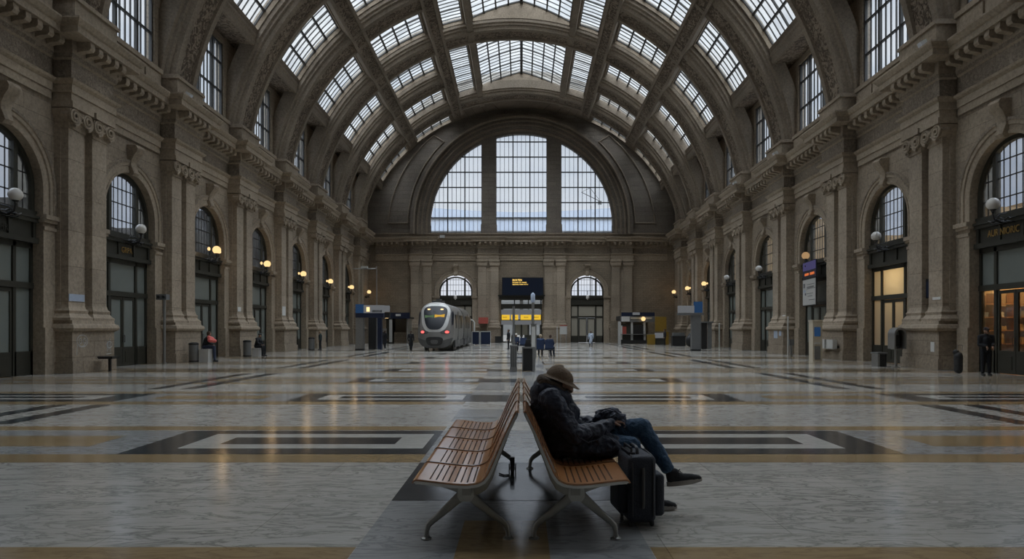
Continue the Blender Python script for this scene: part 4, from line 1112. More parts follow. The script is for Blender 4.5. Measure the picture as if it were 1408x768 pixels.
# hat: dome, band, brim dipping to the front
def hat():
    c = Vector((.338, 6.0, 1.150)); tilt = Matrix.Rotation(.34, 4, 'Y')
    def W(x, y, z): return tuple(c + tilt @ Vector((x, y, z)))
    n = 36; m = MB(); rws = []
    for k in range(11):
        t = k/10*PI/2; r = math.cos(t)**.8 if k < 10 else .001; z = .108*math.sin(t)
        rws.append([W(r*.118*math.cos(2*PI*a/n)*(1.05), r*.103*math.sin(2*PI*a/n), z*(1-.10*math.cos(2*PI*a/n))+.005*math.sin(6*PI*a/n)*(1-t)) for a in range(n)])
    m.rows(rws, closed=True); m.build('hat_crown', 'hat', man, smooth=60)
    m = MB(); rws = []
    for k in range(5):
        e = k/4; rws.append([W((.122+(.030+.046*max(0, math.cos(2*PI*a/n))**1.3)*e)*math.cos(2*PI*a/n), (.106+.034*e)*math.sin(2*PI*a/n), .004-.034*e*(.75+.25*math.cos(2*PI*a/n))+.004*e*math.sin(3*2*PI*a/n)) for a in range(n)])
    rws2 = [[(p[0], p[1], p[2]-.004) for p in r] for r in rws]
    m.rows(rws, closed=True); m.rows(rws2, closed=True); m.rows([rws[-1], rws2[-1]], closed=True)
    m.build('hat_brim', 'hat', man, smooth=60)
    m = MB(); rws = []
    for z in (0, .022): rws.append([W((.1255)*math.cos(2*PI*a/n), .1105*math.sin(2*PI*a/n), z+.002) for a in range(n)])
    m.rows(rws, closed=True); m.build('hat_band', 'hat', man, smooth=60)
hat()
# bundled jacket in his lap
lap = thing('folded_jacket', 'bundled navy jacket lying in the dozing man lap under his hands', 'jacket', (.78, 6.0, .72))
blob('bundle', [((.70, 6.02, .785), .062, (.86, 6.02, .785), .062), ((.72, 6.10, .80), .058, (.88, 6.06, .785), .055), ((.72, 6.0, .832), .040, (.84, 6.06, .838), .045), ((.85, 5.96, .80), .052, (.90, 6.04, .775), .045), ((.83, 5.95, .775), .04, (.89, 5.96, .755), .035)], 'bagcloth', lap, .009, 3, .040, .035)
m = MB(); m.tube([(.70, 5.955, .85), (.76, 5.945, .872), (.83, 5.94, .865), (.895, 5.925, .815)], .007, 6); m.tube([(.69, 5.98, .868), (.78, 5.965, .888), (.88, 5.96, .855)], .006, 6); m.build('zip_edge', 'bagcloth', lap, smooth=60)
# headphone cable / scarf ends omitted where the photo shows nothing clear

# ------------------------------------------------------------------ suitcase
M['case'] = fabric('black_suitcase_cloth', (.015, .020, .030), .6, .35, 40)
M['casetrim'] = plain('black_suitcase_trim', (.010, .011, .013), .4)
sc = thing('suitcase', 'upright black cloth suitcase standing at the end of the occupied bench', 'suitcase', (.95, 5.6, 0))
RZ = Matrix.Rotation(.10, 3, 'Z')
def SW_(p): return tuple(Vector((.95, 5.6, 0)) + RZ @ Vector(p))
def rbox(name, x0, x1, y0, y1, z0, z1, mat, parent, r=.03, fn=SW_, seg=5):
    m = MB(); m.box(x0, x1, y0, y1, z0, z1); m.v = [fn(v) for v in m.v]
    o = m.build(name, mat, parent); b = o.modifiers.new('round', 'BEVEL'); b.width = r; b.segments = seg; b.limit_method = 'NONE'
    for p in o.data.polygons: p.use_smooth = True
    return o
rbox('case_body', -.115, .115, -.20, .20, .035, .575, 'case', sc, .045)
rbox('front_pocket', .100, .195, -.165, .165, .075, .42, 'case', sc, .035)
rbox('lower_pocket', -.185, -.10, -.15, .17, .10, .36, 'case', sc, .03)
m = MB()
for x in (-.085, .085):
    pts = [(x, -.204, .09), (x, -.204, .50), (x, -.17, .573), (x, 0, .579), (x, .17, .573), (x, .204, .50), (x, .204, .09)]
    m.tube([SW_(p) for p in pts], .0055, 6)
m.build('piping', 'casetrim', sc, smooth=60)
m = MB(); m.tube([SW_(p) for p in [(0, -.206, .16), (0, -.216, .19), (0, -.216, .45), (0, -.206, .48)]], .013, 8, flat=.6); m.build('side_handle', plain('grey_handle_strap', (.05, .05, .05), .7), sc, smooth=60)
m = MB(); m.tube([SW_(p) for p in [(-.02, -.11, .572), (-.02, -.10, .612), (-.02, -.06, .628), (-.02, .06, .628), (-.02, .10, .612), (-.02, .11, .572)]], .014, 8, flat=.7); m.build('top_handle', 'casetrim', sc, smooth=60)
m = MB(); m.box(-.095, -.045, -.13, .13, .57, .592); m.v = [SW_(v) for v in m.v]
m.tube([SW_(p) for p in [(-.07, -.11, .585), (-.07, -.11, .625), (-.07, .11, .625), (-.07, .11, .585)]], .009, 8); m.build('trolley_handle', 'casetrim', sc)
m = MB(); m.tube([SW_((.197, -.12, .30)), SW_((.199, 0, .305)), SW_((.197, .12, .30))], .004, 6); m.build('zipper', 'alu', sc)
for x in (-.08, .085):
    for y in (-.16, .16):
        m = MB(); m.lathe([(.004, -.012), (.026, -.012), (.03, -.006), (.03, .006), (.026, .012), (.004, .012)], (0, 0, 0), 16, axis='x'); m.v = [SW_((v[0]+x, v[1]+y, v[2]+.031)) for v in m.v]
        m.build('wheel', 'rubber', sc, smooth=40)
# ------------------------------------------------------------------ lamps on the shop fronts
M['globelit'] = emitter('lit_globe', (1.0, .66, .30), 1.15)
M['globeamber'] = emitter('dim_globe', (1.0, .62, .3), .35)
M['globeoff'] = plain('unlit_opal_globe', (.62, .60, .56), .25, var=.05)
lampN = {-1: 0, 1: 0}
def globe_lamp(s, yc, state, lab, X=15.86, z=5.76, extra=True, wall=None):
    wall = s*16.32 if wall is None else s*16.27
    t = thing('globe_lamp', lab, 'lamp', (wall, yc, T((0, yc, z))[2]-.3), 'globe lamps over the shop doors')
    x = s*X
    m = MB(); m.tube([(wall, yc, z-.55), (s*(X+.25), yc, z-.60), (s*(X+.05), yc, z-.52), (x, yc, z-.36), (x, yc, z-.22)], .035, 8)
    m.tube([(wall, yc, z-.30), (s*(X+.22), yc, z-.36), (s*(X+.06), yc, z-.48)], .025, 6)
    m.lathe([(.02, -.30), (.06, -.27), (.05, -.23), (.10, -.20), (.11, -.16)], (x, yc, z), 14)
    m.sphere((x, yc, z-.60), .06, 10)
    for k in range(-2, 3):
        m.tube([(wall, yc+k*.22, z-.5), (s*(X+.2), yc+k*.2, z-.44-.06*abs(k)), (s*(X+.16), yc+k*.18, z-.62), (wall, yc+k*.2, z-.66)], .018, 5)
    m.tube([(s*(X+.18), yc+k/10, z-.52+.05*math.cos(k)) for k in range(-5, 6)], .03, 6)
    m.build('bracket', 'iron', t, smooth=50, taper=True)
    g = MB(); g.sphere((x, yc, z), .21, 22); g.build('globe', {2: 'globelit', 1: 'globeamber', 0: 'globeoff'}[state], t, smooth=180, taper=True)
    if state == 2 and extra:
        for k, dy in enumerate((-.62, .62)):
            b = MB(); b.sphere((s*(X+.12), yc+dy, z-.02), .075, 12, 0, (1, 1, 1.3)); b.build('small_bulb', 'globelit', t, smooth=180, taper=True)
            b = MB(); b.tube([(s*(X+.12), yc+dy, z-.12), (s*(X+.12), yc+dy*.9, z-.3), (s*(X+.16), yc+dy*.5, z-.5)], .016, 5); b.build('small_arm', 'iron', t, taper=True)
    if state == 2:
        ld = bpy.data.lights.new('lamp_glow', 'POINT'); ld.energy = 9; ld.color = (1, .66, .34); ld.shadow_soft_size = .2
        lo = bpy.data.objects.new('lamp_glow', ld); COL.objects.link(lo); lo.location = T((x-s*.28, yc, z+.05))
stateL = {4: 0, 5: 0}; stateR = {4: 0, 5: 0, 6: 1, 7: 0, 8: 0}
for s, i, yc, hw in DOORS:
    if i < NV-1: continue
    n = lampN[s]; lampN[s] += 1
    st = (stateL if s < 0 else stateR).get(i, 2)
    globe_lamp(s, yc, st, f'{ORD[n]} globe lamp from the camera along the {wallname[s]}, ' + {2: 'lit warm yellow', 1: 'glowing dimly', 0: 'white and unlit'}[st])
globe_lamp(1, 70.4, 2, 'lit globe lamp in the far corner of the poster-side wall, beyond the last shop arch', extra=False, wall='in')
globe_lamp(-1, 70.4, 2, 'lit globe lamp in the far corner of the train-side wall, beyond the last shop arch', extra=False, wall='in')
def point(name, loc, e, c, r=.15):
    ld = bpy.data.lights.new(name, 'POINT'); ld.energy = e; ld.color = c; ld.shadow_soft_size = r
    lo = bpy.data.objects.new(name, ld); COL.objects.link(lo); lo.location = loc
for c_, nm in ((-7, 'behind the train'), (7, 'at the lit doorway')):
    t = thing('lantern', f'small hanging lantern in the end wall arch {nm}', 'lamp', (c_, 71.6, 4.9)); m = MB(); m.lathe([(.02, .5), (.05, .42), (.16, .34), (.18, .1), (.08, 0), (.02, -.08)], (c_, 71.6, 4.6), 10); m.build('lantern_body', 'globeoff', t)
    m = MB(); m.tube([(c_, 71.6, 5.1), (c_, 71.6, 5.5), (c_, 72.3, 5.5)], .03, 6); m.build('arm', 'iron', t)

# ------------------------------------------------------------------ the lit shop and its shelves, behind the nearest poster-side arch
YS = [yc for s, i, yc, hw in DOORS if s == 1 and i == NV-1][0]
YS2 = [yc for s, i, yc, hw in DOORS if s == 1 and i == NV][0]
YS3 = [yc for s, i, yc, hw in DOORS if s == 1 and i == NV+1][0]
def ceiling_lamp(x, y, z, e, nm, c=(1, .70, .40)):
    t = thing('ceiling_lamp', nm, 'lamp', (x, y, z)); m = MB(); m.lathe([(.02, 0), (.16, -.02), (.18, -.06), (.1, -.09), (.01, -.10)], (x, y, z), 16); m.build('lamp_glass', emitter('shop_lamp', c, 6), t)
    m = MB(); m.lathe([(.05, .25), (.05, 0)], (x, y, z), 8); m.build('stem', 'iron', t)
    point('shop_light', (x, y, z-.3), e, c)
ceiling_lamp(18.3, YS+1.6, 4.2, 380, 'warm ceiling lamp inside the shop with shelves')
ceiling_lamp(17.9, YS2, 4.3, 80, 'warm ceiling lamp behind the frosted cream doors', (1, .80, .52))
ceiling_lamp(18.2, YS3, 4.3, 30, 'warm ceiling lamp behind the doors under the poster')
sh = thing('shop_shelving', 'wooden wall shelves of goods inside the warm lit shop', 'shelf', (18.7, 25.9, 0))
m = MB()
for z in (.5, 1.0, 1.5, 2.0, 2.5): m.box(17.1, 20.3, 25.55, 26.0, z-.03, z)
m.build('shelf_board', 'benchwood', sh)
m = MB()
for x in (17.1, 17.9, 18.7, 19.5, 20.3): m.box(x-.03, x+.03, 25.54, 26.02, 0, 2.9)
m.build('upright', 'benchwood', sh)
gc = [plain(f'goods_{k}', c, .5) for k, c in enumerate([(.5, .4, .25), (.35, .12, .08), (.6, .55, .45), (.15, .18, .22), (.45, .3, .12), (.25, .3, .2)])]
for z in (1.0, 1.5, 2.0):
    y = 17.15
    while y < 20.0:
        w_ = R.uniform(.12, .3); h = R.uniform(.15, .38)
        o = MB().cbox((y+w_/2, 25.72, z+.002+h/2), (w_*.9, R.uniform(.15, .3), h)).build('shop_packet', R.choice(gc), loc=(y+w_/2, 25.72, z))
        tag(o, 'small carton of goods on the lit shop shelves', 'carton', 'cartons on the lit shop shelves'); y += w_+R.uniform(.01, .1)
        y = [q for q in (y,)][0] if all(abs(y+.15-x) > .2 for x in (17.9, 18.7, 19.5)) else y+.28
# gold lettering on the friezes
def text(s_, size, loc, rot, mat, name, parent, ext=.01, align='CENTER', sx=1):
    cu = bpy.data.curves.new(name, 'FONT'); cu.body = s_; cu.size = size; cu.extrude = ext; cu.align_x = align; cu.align_y = 'CENTER'
    o = bpy.data.objects.new(name, cu); COL.objects.link(o)
    o.matrix_world = Matrix.Translation(loc) @ rot @ Matrix.Diagonal((sx, 1, 1, 1))
    dg = bpy.context.evaluated_depsgraph_get(); dg.update()
    me = bpy.data.meshes.new_from_object(o.evaluated_get(dg)); bpy.data.objects.remove(o)
    me.transform(Matrix.Translation(-(parent.location if parent is not None else Vector())) @ Matrix.Translation(loc) @ rot @ Matrix.Diagonal((sx, 1, 1, 1)))
    me.materials.clear(); me.materials.append(M[mat] if isinstance(mat, str) else mat)
    o = bpy.data.objects.new(name, me); COL.objects.link(o); o.parent = parent
    return o
M['gold'] = plain('gold_letters', (.50, .32, .10), .35, .7)
def face(n):
    """rotation that stands text up and turns its front along n"""
    n = Vector(n).normalized(); z = n; y = Vector((0, 0, 1)); x = y.cross(z).normalized()
    return Matrix(((x.x, y.x, z.x, 0), (x.y, y.y, z.y, 0), (x.z, y.z, z.z, 0), (0, 0, 0, 1)))
def door_at(s, idx):
    return [o for o in COL.objects if o.name.startswith('door_') and o.type == 'EMPTY' and abs(o.location.y-[yc for a, i, yc, hw in DOORS if a == s and i == idx][0]) < .01 and o.location.x*s > 0][0]
d = door_at(1, NV-1); text('AURINIORIC', .34, Vector((16.45, YS+.35, 4.88)), face((-1, 0, 0)), 'gold', 'lettering', d, sx=.8)
d = door_at(-1, NV); yy = d.location.y; text('GRPA', .34, Vector((-16.45, yy, 4.80)), face((1, 0, 0)), 'gold', 'lettering', d, sx=.9)
d = door_at(-1, NV-1); yy = d.location.y; text('UR  HR', .30, Vector((-16.45, yy, 4.80)), face((1, 0, 0)), 'bronze', 'lettering', d)
# ------------------------------------------------------------------ train standing at the end of the hall
M['silver'] = plain('silver_train_paint', (.26, .255, .245), .34, .5, var=.06, scale=1)
M['trainside'] = plain('train_side_paint', (.17, .165, .155), .35, .5, var=.08, scale=1)
M['trainglass'] = plain('train_glass', (.010, .013, .018), .35, var=.05)
M['trainskirt'] = plain('train_skirt', (.075, .075, .075), .45)
M['taillight'] = emitter('red_tail_light', (1, .10, .09), 2.2)
M['warmsign'] = emitter('amber_display', (1, .58, .08), .6)
M['greensign'] = emitter('green_display', (.25, .42, .22), .28)
M['headlamp'] = emitter('warm_marker_light', (1, .65, .3), 1.6)
tr = thing('train', 'silver commuter train with red tail lights standing at the end of the hall', 'train', (-5.8, 52, 0))
CX, Y0 = -5.80, 45.0
HWT = 1.22
def outline(n=44):
    pts = []
    for k in range(n):
        a = 2*PI*k/n; c, s_ = math.cos(a), math.sin(a)
        ex = .62 if s_ < 0 else .72
        x = HWT*abs(c)**ex*(1 if c >= 0 else -1)
        z = 1.72+(1.60 if s_ > 0 else 1.50)*abs(s_)**(.75 if s_ > 0 else .5)*(1 if s_ >= 0 else -1)
        pts.append((x, z))
    return pts
def ysurf(x, z):
    """shape of the nose: raked back towards the top, rounded at the sides"""
    return Y0 + .75*abs(x/HWT)**2.6 + .95*max(0, (z-1.05)/2.2)**1.7 + .55*max(0, (.9-z)/1.0)**1.5
OL = outline()
nose = MB(); rws = []
cz = 1.5
for t in (.02, .15, .3, .4, .5, .6, .68, .75, .82, .88, .93, .97, 1.0):
    rws.append([(CX+x*t, ysurf(x*t, cz+(z-cz)*t) + (.12 if t > .99 else 0)+(.05 if .9 < t < .99 else 0), cz+(z-cz)*t) for x, z in OL])
nose.rows(rws, closed=True)
rws2 = [rws[-1]]
for y in (47.4, 48.5, 51.3, 53.55): rws2.append([(CX+x*1.0, max(y, 0), z) for x, z in OL])
nose.rows(rws2, closed=True, caps=False)
nose.build('front_car', 'silver', tr, smooth=50)
b = MB(); b.rows([[(CX+x*.86, y, 1.7+(z-1.7)*.88) for x, z in OL] for y in (53.5, 54.3)], closed=True); b.build('gangway', 'rubber', tr)
b = MB(); b.rows([[(CX+x, y, z) for x, z in OL] for y in (54.25, 61.5)], closed=True, caps=True); b.build('rear_car', 'trainside', tr, smooth=50)
def nosepatch(name, pts, mat, off=.02, parent=tr, rings=4):
    cx = sum(p[0] for p in pts)/len(pts); cz_ = sum(p[1] for p in pts)/len(pts)
    m = MB(); rws = []
    for k in range(rings+1):
        t = .02+.98*k/rings; rws.append([(CX+cx+(x-cx)*t, ysurf(cx+(x-cx)*t, cz_+(z-cz_)*t)-off, cz_+(z-cz_)*t) for x, z in pts])
    rws.append([(p[0], p[1]+off+.04, p[2]) for p in rws[-1]])
    m.rows(rws, closed=True); return m.build(name, mat, parent, smooth=40)
def shield(wt, wb, z0, z1, n=40):
    out = []
    for k in range(n):
        a = 2*PI*k/n; c, s_ = math.cos(a), math.sin(a)
        z = (z0+z1)/2 + (z1-z0)/2*abs(s_)**.6*(1 if s_ >= 0 else -1); f = (z-z0)/(z1-z0)
        w = wb+(wt-wb)*f; out.append((w*abs(c)**.6*(1 if c >= 0 else -1), z))
    return out
M['silverlite'] = plain('bright_silver_paint', (.52, .52, .50), .3, .3)
nosepatch('windscreen_surround', shield(1.08, .80, 1.30, 3.18), 'silverlite', .035)
nosepatch('windscreen', shield(.92, .55, 1.46, 3.06), 'trainglass', .06)
for e in (-1, 1):
    nosepatch('side_window', [(e*x, z) for x, z in ((1.12, 1.75), (1.19, 1.8), (1.20, 2.5), (1.13, 2.75), (1.06, 2.6), (1.08, 2.0))], 'trainglass', .035)
    nosepatch('tail_light', [(e*.82+.13*math.cos(a*PI/6), 1.30+.085*math.sin(a*PI/6)) for a in range(12)], 'taillight', .05)
    nosepatch('lamp_housing', [(e*.70+.32*math.cos(a*PI/6), 1.28+.12*math.sin(a*PI/6)) for a in range(12)], 'trainskirt', .035)
    nosepatch('top_light', [(e*.44+.11*math.cos(a*PI/6), 2.83+.05*math.sin(a*PI/6)) for a in range(12)], 'headlamp', .075)
nosepatch('destination_display', [(-.02, 2.28), (.62, 2.30), (.64, 2.50), (-.02, 2.47)], 'warmsign', .075)
nosepatch('route_display', [(-.68, 2.25), (-.06, 2.27), (-.06, 2.46), (-.70, 2.44)], 'greensign', .075)
nosepatch('front_skirt', [(x, min(z, .92)) for x, z in [(a*.995, b) for a, b in OL if b < 1.75]], 'trainskirt', .07)
nosepatch('coupler_recess', shield(.62, .48, .38, .98, 24), 'rubber', .10)
nosepatch('coupler', shield(.26, .22, .50, .78, 20), 'trainskirt', .15)
m = MB(); m.box(CX-.42, CX+.30, 47.0, 48.4, 3.30, 3.48); m.box(CX-.15, CX+.15, 47.2, 48.0, 3.48, 3.6); m.build('roof_unit', 'trainskirt', tr)
sx = CX+HWT
for y0, y1, nm in ((47.2, 48.3, 'cab_window'), (50.6, 51.5, 'passenger_window'), (51.7, 52.6, 'passenger_window'), (55.2, 56.3, 'passenger_window'), (56.6, 57.7, 'passenger_window'), (58.9, 60.0, 'passenger_window')):
    for e in (-1, 1): MB().box(CX+e*(HWT-.05), CX+e*(HWT+.012), y0, y1, 1.55, 2.5).build(nm, 'trainglass', tr)
for y0 in (49.0, 57.9):
    d = MB(); d.box(sx-.05, sx+.02, y0, y0+.75, .45, 2.75); dd = d.build('door', 'silver', tr); dd['_w'] = tuple(tr.location)
    MB().box(sx, sx+.03, y0+.15, y0+.6, 1.5, 2.5).build('door_window', 'trainglass', dd)
MB().box(sx-.1, sx+.006, 46.9, 53.4, .25, .72).build('side_skirt', 'trainskirt', tr); MB().box(sx-.1, sx+.006, 54.4, 61.4, .25, .72).build('side_skirt', 'trainskirt', tr)
for y in (47.9, 49.0, 52.2, 55.6, 56.7, 59.5, 60.6):
    for e in (-1, 1): 
        m = MB(); m.lathe([(.01, -.06), (.42, -.06), (.42, .06), (.01, .06)], (CX+e*.98, y, .42), 20, axis='x'); m.build('wheel', 'cast', tr)
# ------------------------------------------------------------------ people at a distance
CL = {}
def cloth(c):
    if c not in CL: CL[c] = fabric('cloth_%d' % len(CL), c, .85, .4, 20)
    return CL[c]
M['blond'] = fabric('pale_hair', (.45, .36, .24), .8, .6, 60)
def person(x, y, h, face_deg, lab, top, trousers, pose='stand', hair='hair', seat=.45, bag=None, hat=None, coat=False, z0=0.0):
    """h = standing height; faces face_deg (0 = +x, 90 = away from the camera)"""
    k = h/1.75; t = thing('person', lab, 'person', (x, y, z0))
    ca, sa = math.cos(math.radians(face_deg)), math.sin(math.radians(face_deg))
    def W(p): return (x+(p[0]*ca-p[1]*sa)*k, y+(p[0]*sa+p[1]*ca)*k, z0+p[2]*k)
    vx = .02*k
    def C(p0, r0, p1, r1): return (W(p0), r0*k, W(p1), r1*k)
    if pose == 'sit':
        hz = seat/k; hip = (0, hz+.10)
        lean = .12
        hp = lambda s_: (0, s_*.09, hz+.09); kn = lambda s_: (.44, s_*.11, hz+.08); an = lambda s_: (.48, s_*.11, .09)
        sh = lambda s_: (lean, s_*.19, hz+.56); el = lambda s_: (lean+.10, s_*.23, hz+.30); wr = lambda s_: (lean+.28, s_*.10, hz+.22)
        hd = (lean+.10, 0, hz+.78); nk = (lean+.02, 0, hz+.62); pel = (0, 0, hz+.12); ch = (lean, 0, hz+.45)
    else:
        st = .10 if pose == 'walk' else .03
        hp = lambda s_: (0, s_*.09, .90); kn = lambda s_: (s_*st*.8+.02, s_*.09, .50); an = lambda s_: (s_*st*1.6, s_*.09, .09)
        sh = lambda s_: (0, s_*.20, 1.42); el = lambda s_: (-.03, s_*.26, 1.13); wr = lambda s_: (.08, s_*.25, .90)
        if pose == 'hold': el = lambda s_: (.04, s_*.24, 1.13); wr = lambda s_: (.26, s_*.10, 1.10)
        hd = (.03, 0, 1.64); nk = (.0, 0, 1.50); pel = (0, 0, .95); ch = (0, 0, 1.30)
    body = [C(pel, .12, ch, .13), C(ch, .12, nk, .05), C(nk, .05, hd, .06), (W(hd), .10*k, (.85, .80, 1.1)), (W((hd[0]+.095, 0, hd[2]-.01)), .018*k, (1, 1, 1)), (W((hd[0]+.05, 0, hd[2]-.07)), .045*k, (1, 1, 1))]
    for s_ in (-1, 1):
        body += [C(hp(s_), .08, kn(s_), .055), C(kn(s_), .05, an(s_), .035), C(sh(s_), .05, el(s_), .04), C(el(s_), .038, wr(s_), .025)]
        w = wr(s_); body += [C(w, .028, (w[0]+.03, w[1], w[2]-.07), .030)]
        for q in range(4): body.append(C((w[0]+.015+q*.014, w[1], w[2]-.09), .010, (w[0]+.03+q*.016, w[1], w[2]-.165+.01*abs(q-1.5)), .009))
        body.append(C((w[0]+.03, w[1]-s_*.02, w[2]-.05), .011, (w[0]+.065, w[1]-s_*.03, w[2]-.10), .010))
    blob('body', body, 'skin', t, .0125*k, 1)
    jk = [C(pel, .15, ch, .165), C(ch, .16, (nk[0], 0, nk[2]-.04), .09), C(sh(-1), .08, sh(1), .08)]
    for s_ in (-1, 1): jk += [C(sh(s_), .078, el(s_), .062), C(el(s_), .062, wr(s_), .045)]
    if coat:
        if pose == 'sit': jk += [C(pel, .16, kn(-1), .11), C(pel, .16, kn(1), .11)]
        else: jk += [C(pel, .17, (0, 0, .62), .17), C((0, -.06, .7), .13, (0, -.07, .50), .12), C((0, .06, .7), .13, (0, .07, .50), .12)]
    blob('jacket', jk, cloth(top), t, vx, 2, .012*k, .08)
    tr_ = [C(pel, .14, (pel[0], 0, pel[2]-.05), .13)]
    for s_ in (-1, 1): tr_ += [C(hp(s_), .105, kn(s_), .08), C(kn(s_), .078, (an(s_)[0], an(s_)[1], .13), .06)]
    blob('trousers', tr_, cloth(trousers), t, vx, 2)
    for s_ in (-1, 1):
        a = an(s_); blob('shoe', [C((a[0]-.03, a[1], .055), .05, (a[0]+.13, a[1], .045), .042)], 'shoe', t, .012, 1)
    hc = hat if hat else None
    if hc: blob('hat', [(W((hd[0]-.005, 0, hd[2]+.055)), .105*k, (.95, .95, .75)), C((hd[0]+.06, 0, hd[2]+.06), .05, (hd[0]+.12, 0, hd[2]+.04), .03)], cloth(hc), t, .014*k, 1)
    else: blob('hair', [(W((hd[0]-.025, 0, hd[2]+.03)), .105*k, (.95, .95, 1.05)), C((hd[0]-.06, 0, hd[2]), .07, (hd[0]-.05, 0, hd[2]-.08), .05)], hair, t, .014*k, 1)
    if bag: blob('backpack', [(W((ch[0]-.22, 0, ch[2]-.02)), .16*k, (.8, 1.0, 1.45)), C((ch[0]-.12, .12, ch[2]+.1), .03, (ch[0]-.05, .13, ch[2]+.2), .03), C((ch[0]-.12, -.12, ch[2]+.1), .03, (ch[0]-.05, -.13, ch[2]+.2), .03)], cloth(bag), t, .014, 2)
    return t
DK = (.012, .013, .016)
person(15.35, 22.35, 1.60, -100, 'person in dark clothes with a blue backpack standing outside the lit shop', DK, (.010, .011, .014), 'hold', hat=(.03, .022, .022), bag=(.035, .06, .09))
person(-7.60, 46.5, 1.36, 85, 'person in black standing alone beside the front of the train', DK, DK, 'walk', coat=True)
person(5.75, 56.0, 1.30, 95, 'person in a long pale blue coat walking towards the lit doorway', (.42, .48, .58), (.02, .03, .05), 'walk', coat=True)
person(-14.75, 31.5, 1.55, 20, 'person in dark clothes with a coral bag sitting on the white crate beside a bin', DK, (.03, .04, .07), 'sit', seat=.62)
person(-14.72, 37.6, 1.55, -10, 'person in black slumped on the pale block at the second bin', DK, DK, 'sit', seat=.48, hat=(.05, .05, .05))
person(-14.3, 48.1, 1.35, 190, 'person in dark green jacket with pale hair standing at the third bin', (.03, .05, .05), DK, 'stand', hair='blond')
person(-10.6, 52.5, 1.35, 60, 'person in a long black coat between the information pylon and the ticket booth', DK, DK, 'stand', coat=True)
person(1.05, 37.1, 1.5, 90, 'person with blond hair on the blue seats, seen from behind', (.02, .04, .09), DK, 'sit', hair='blond', seat=.45)
person(1.52, 37.2, 1.45, 60, 'person in navy leaning forward on the outer blue seat', (.025, .035, .06), (.02, .03, .05), 'sit', seat=.45)
person(-.35, 45.5, 1.45, -90, 'person in a white cap sitting beyond the ribbed steel bin', (.02, .025, .04), DK, 'sit', hat=(.6, .58, .52), seat=.45)
person(-.95, 50.0, 1.45, 200, 'person in black standing beyond the slim grey post', DK, DK, 'stand')
person(12.85, 60.6, 1.45, 180, 'person in black standing at the yellow stall', DK, DK, 'stand')

# ------------------------------------------------------------------ furniture of the hall
M['steel'] = plain('brushed_steel', (.30, .30, .29), .35, .7, bump=.1)
M['greybox'] = plain('grey_painted_metal', (.16, .165, .165), .5, .2)
M['darkbox'] = plain('black_painted_metal', (.022, .022, .022), .5, .2)
M['white'] = plain('white_board', (.45, .45, .43), .6, var=.06)
M['paper'] = plain('white_paper', (.60, .60, .58), .8, var=.08)
M['cream'] = plain('cream_machine', (.48, .43, .33), .45, var=.05)
M['navy'] = plain('navy_panel', (.010, .018, .045), .35)
M['blue'] = plain('blue_seat', (.015, .035, .10), .4)
M['bluescreen'] = emitter('blue_screen', (.05, .13, .30), .26)
M['paleglow'] = emitter('pale_lit_panel', (.65, .68, .72), .17)
M['yellowglow'] = emitter('yellow_lit_sign', (1, .62, .05), .75)
M['yellow'] = plain('yellow_stall', (.24, .145, .015), .5)
M['red'] = plain('faded_red', (.35, .07, .05), .7)
M['coral'] = fabric('coral_bag', (.75, .17, .15), .7, .3, 20)
M['tape'] = plain('pale_blue_tape', (.36, .42, .52), .7)
def bin_(x, y, lab, h=.92, r=.21):
    t = thing('litter_bin', lab, 'bin', (x, y, 0), 'round grey bins along the train-side wall')
    m = MB(); m.lathe([(r*.95, 0), (r, .03), (r, h-.12)], (x, y, 0), 28); m.build('bin_body', 'greybox', t, smooth=40)
    m = MB(); m.lathe([(r*1.04, h-.12), (r*1.06, h-.08), (r*1.0, h-.04), (r*.6, h)], (x, y, 0), 28); m.build('lid', 'darkbox', t, smooth=40)
    m = MB(); m.lathe([(r*1.01, .02), (r*1.03, .05), (r*1.01, .08)], (x, y, 0), 28); m.build('base_ring', 'darkbox', t, smooth=40)
bin_(-15.14, 31.25, 'round grey litter bin beside the white crate'); bin_(-15.0, 37.0, 'round grey litter bin beside the slumped person in black'); bin_(-14.9, 48.0, 'round grey litter bin beside the person with pale hair')
def crate(x, y, w, d, h, lab, mat='white'):
    t = thing('crate', lab, 'crate', (x, y, 0)); m = MB(); m.box(x-w/2, x+w/2, y-d/2, y+d/2, 0, h-.05); m.build('crate_body', mat, t)
    m = MB(); m.box(x-w/2-.015, x+w/2+.015, y-d/2-.015, y+d/2+.015, h-.05, h); m.build('rim', mat, t); return t
crate(-14.66, 31.4, .42, .42, .60, 'white crate under the person with the coral bag'); crate(-14.7, 37.55, .36, .4, .46, 'pale block under the slumped person in black')
t = thing('shoulder_bag', 'coral bag in the lap of the person on the white crate', 'bag', (-14.3, 31.3, 1.05))
blob('bag_body', [((-14.38, 31.2, 1.02), .10, (-14.22, 31.35, .98), .09), ((-14.42, 31.2, 1.15), .08, (-14.3, 31.3, 1.08), .08)], 'coral', t, .02, 2)
# little black table by the first plinth
t = thing('side_table', 'small black table with a single leg beside the nearest plinth on the train side', 'table', (-15.1, 24.8, 0))
m = MB(); m.box(-15.4, -14.85, 24.55, 25.05, .50, .55); m.box(-15.38, -14.87, 24.57, 25.03, .46, .50); m.build('tabletop', 'darkbox', t)
m = MB(); m.box(-15.13, -15.05, 24.76, 24.84, 0, .46); m.build('leg', 'darkbox', t)
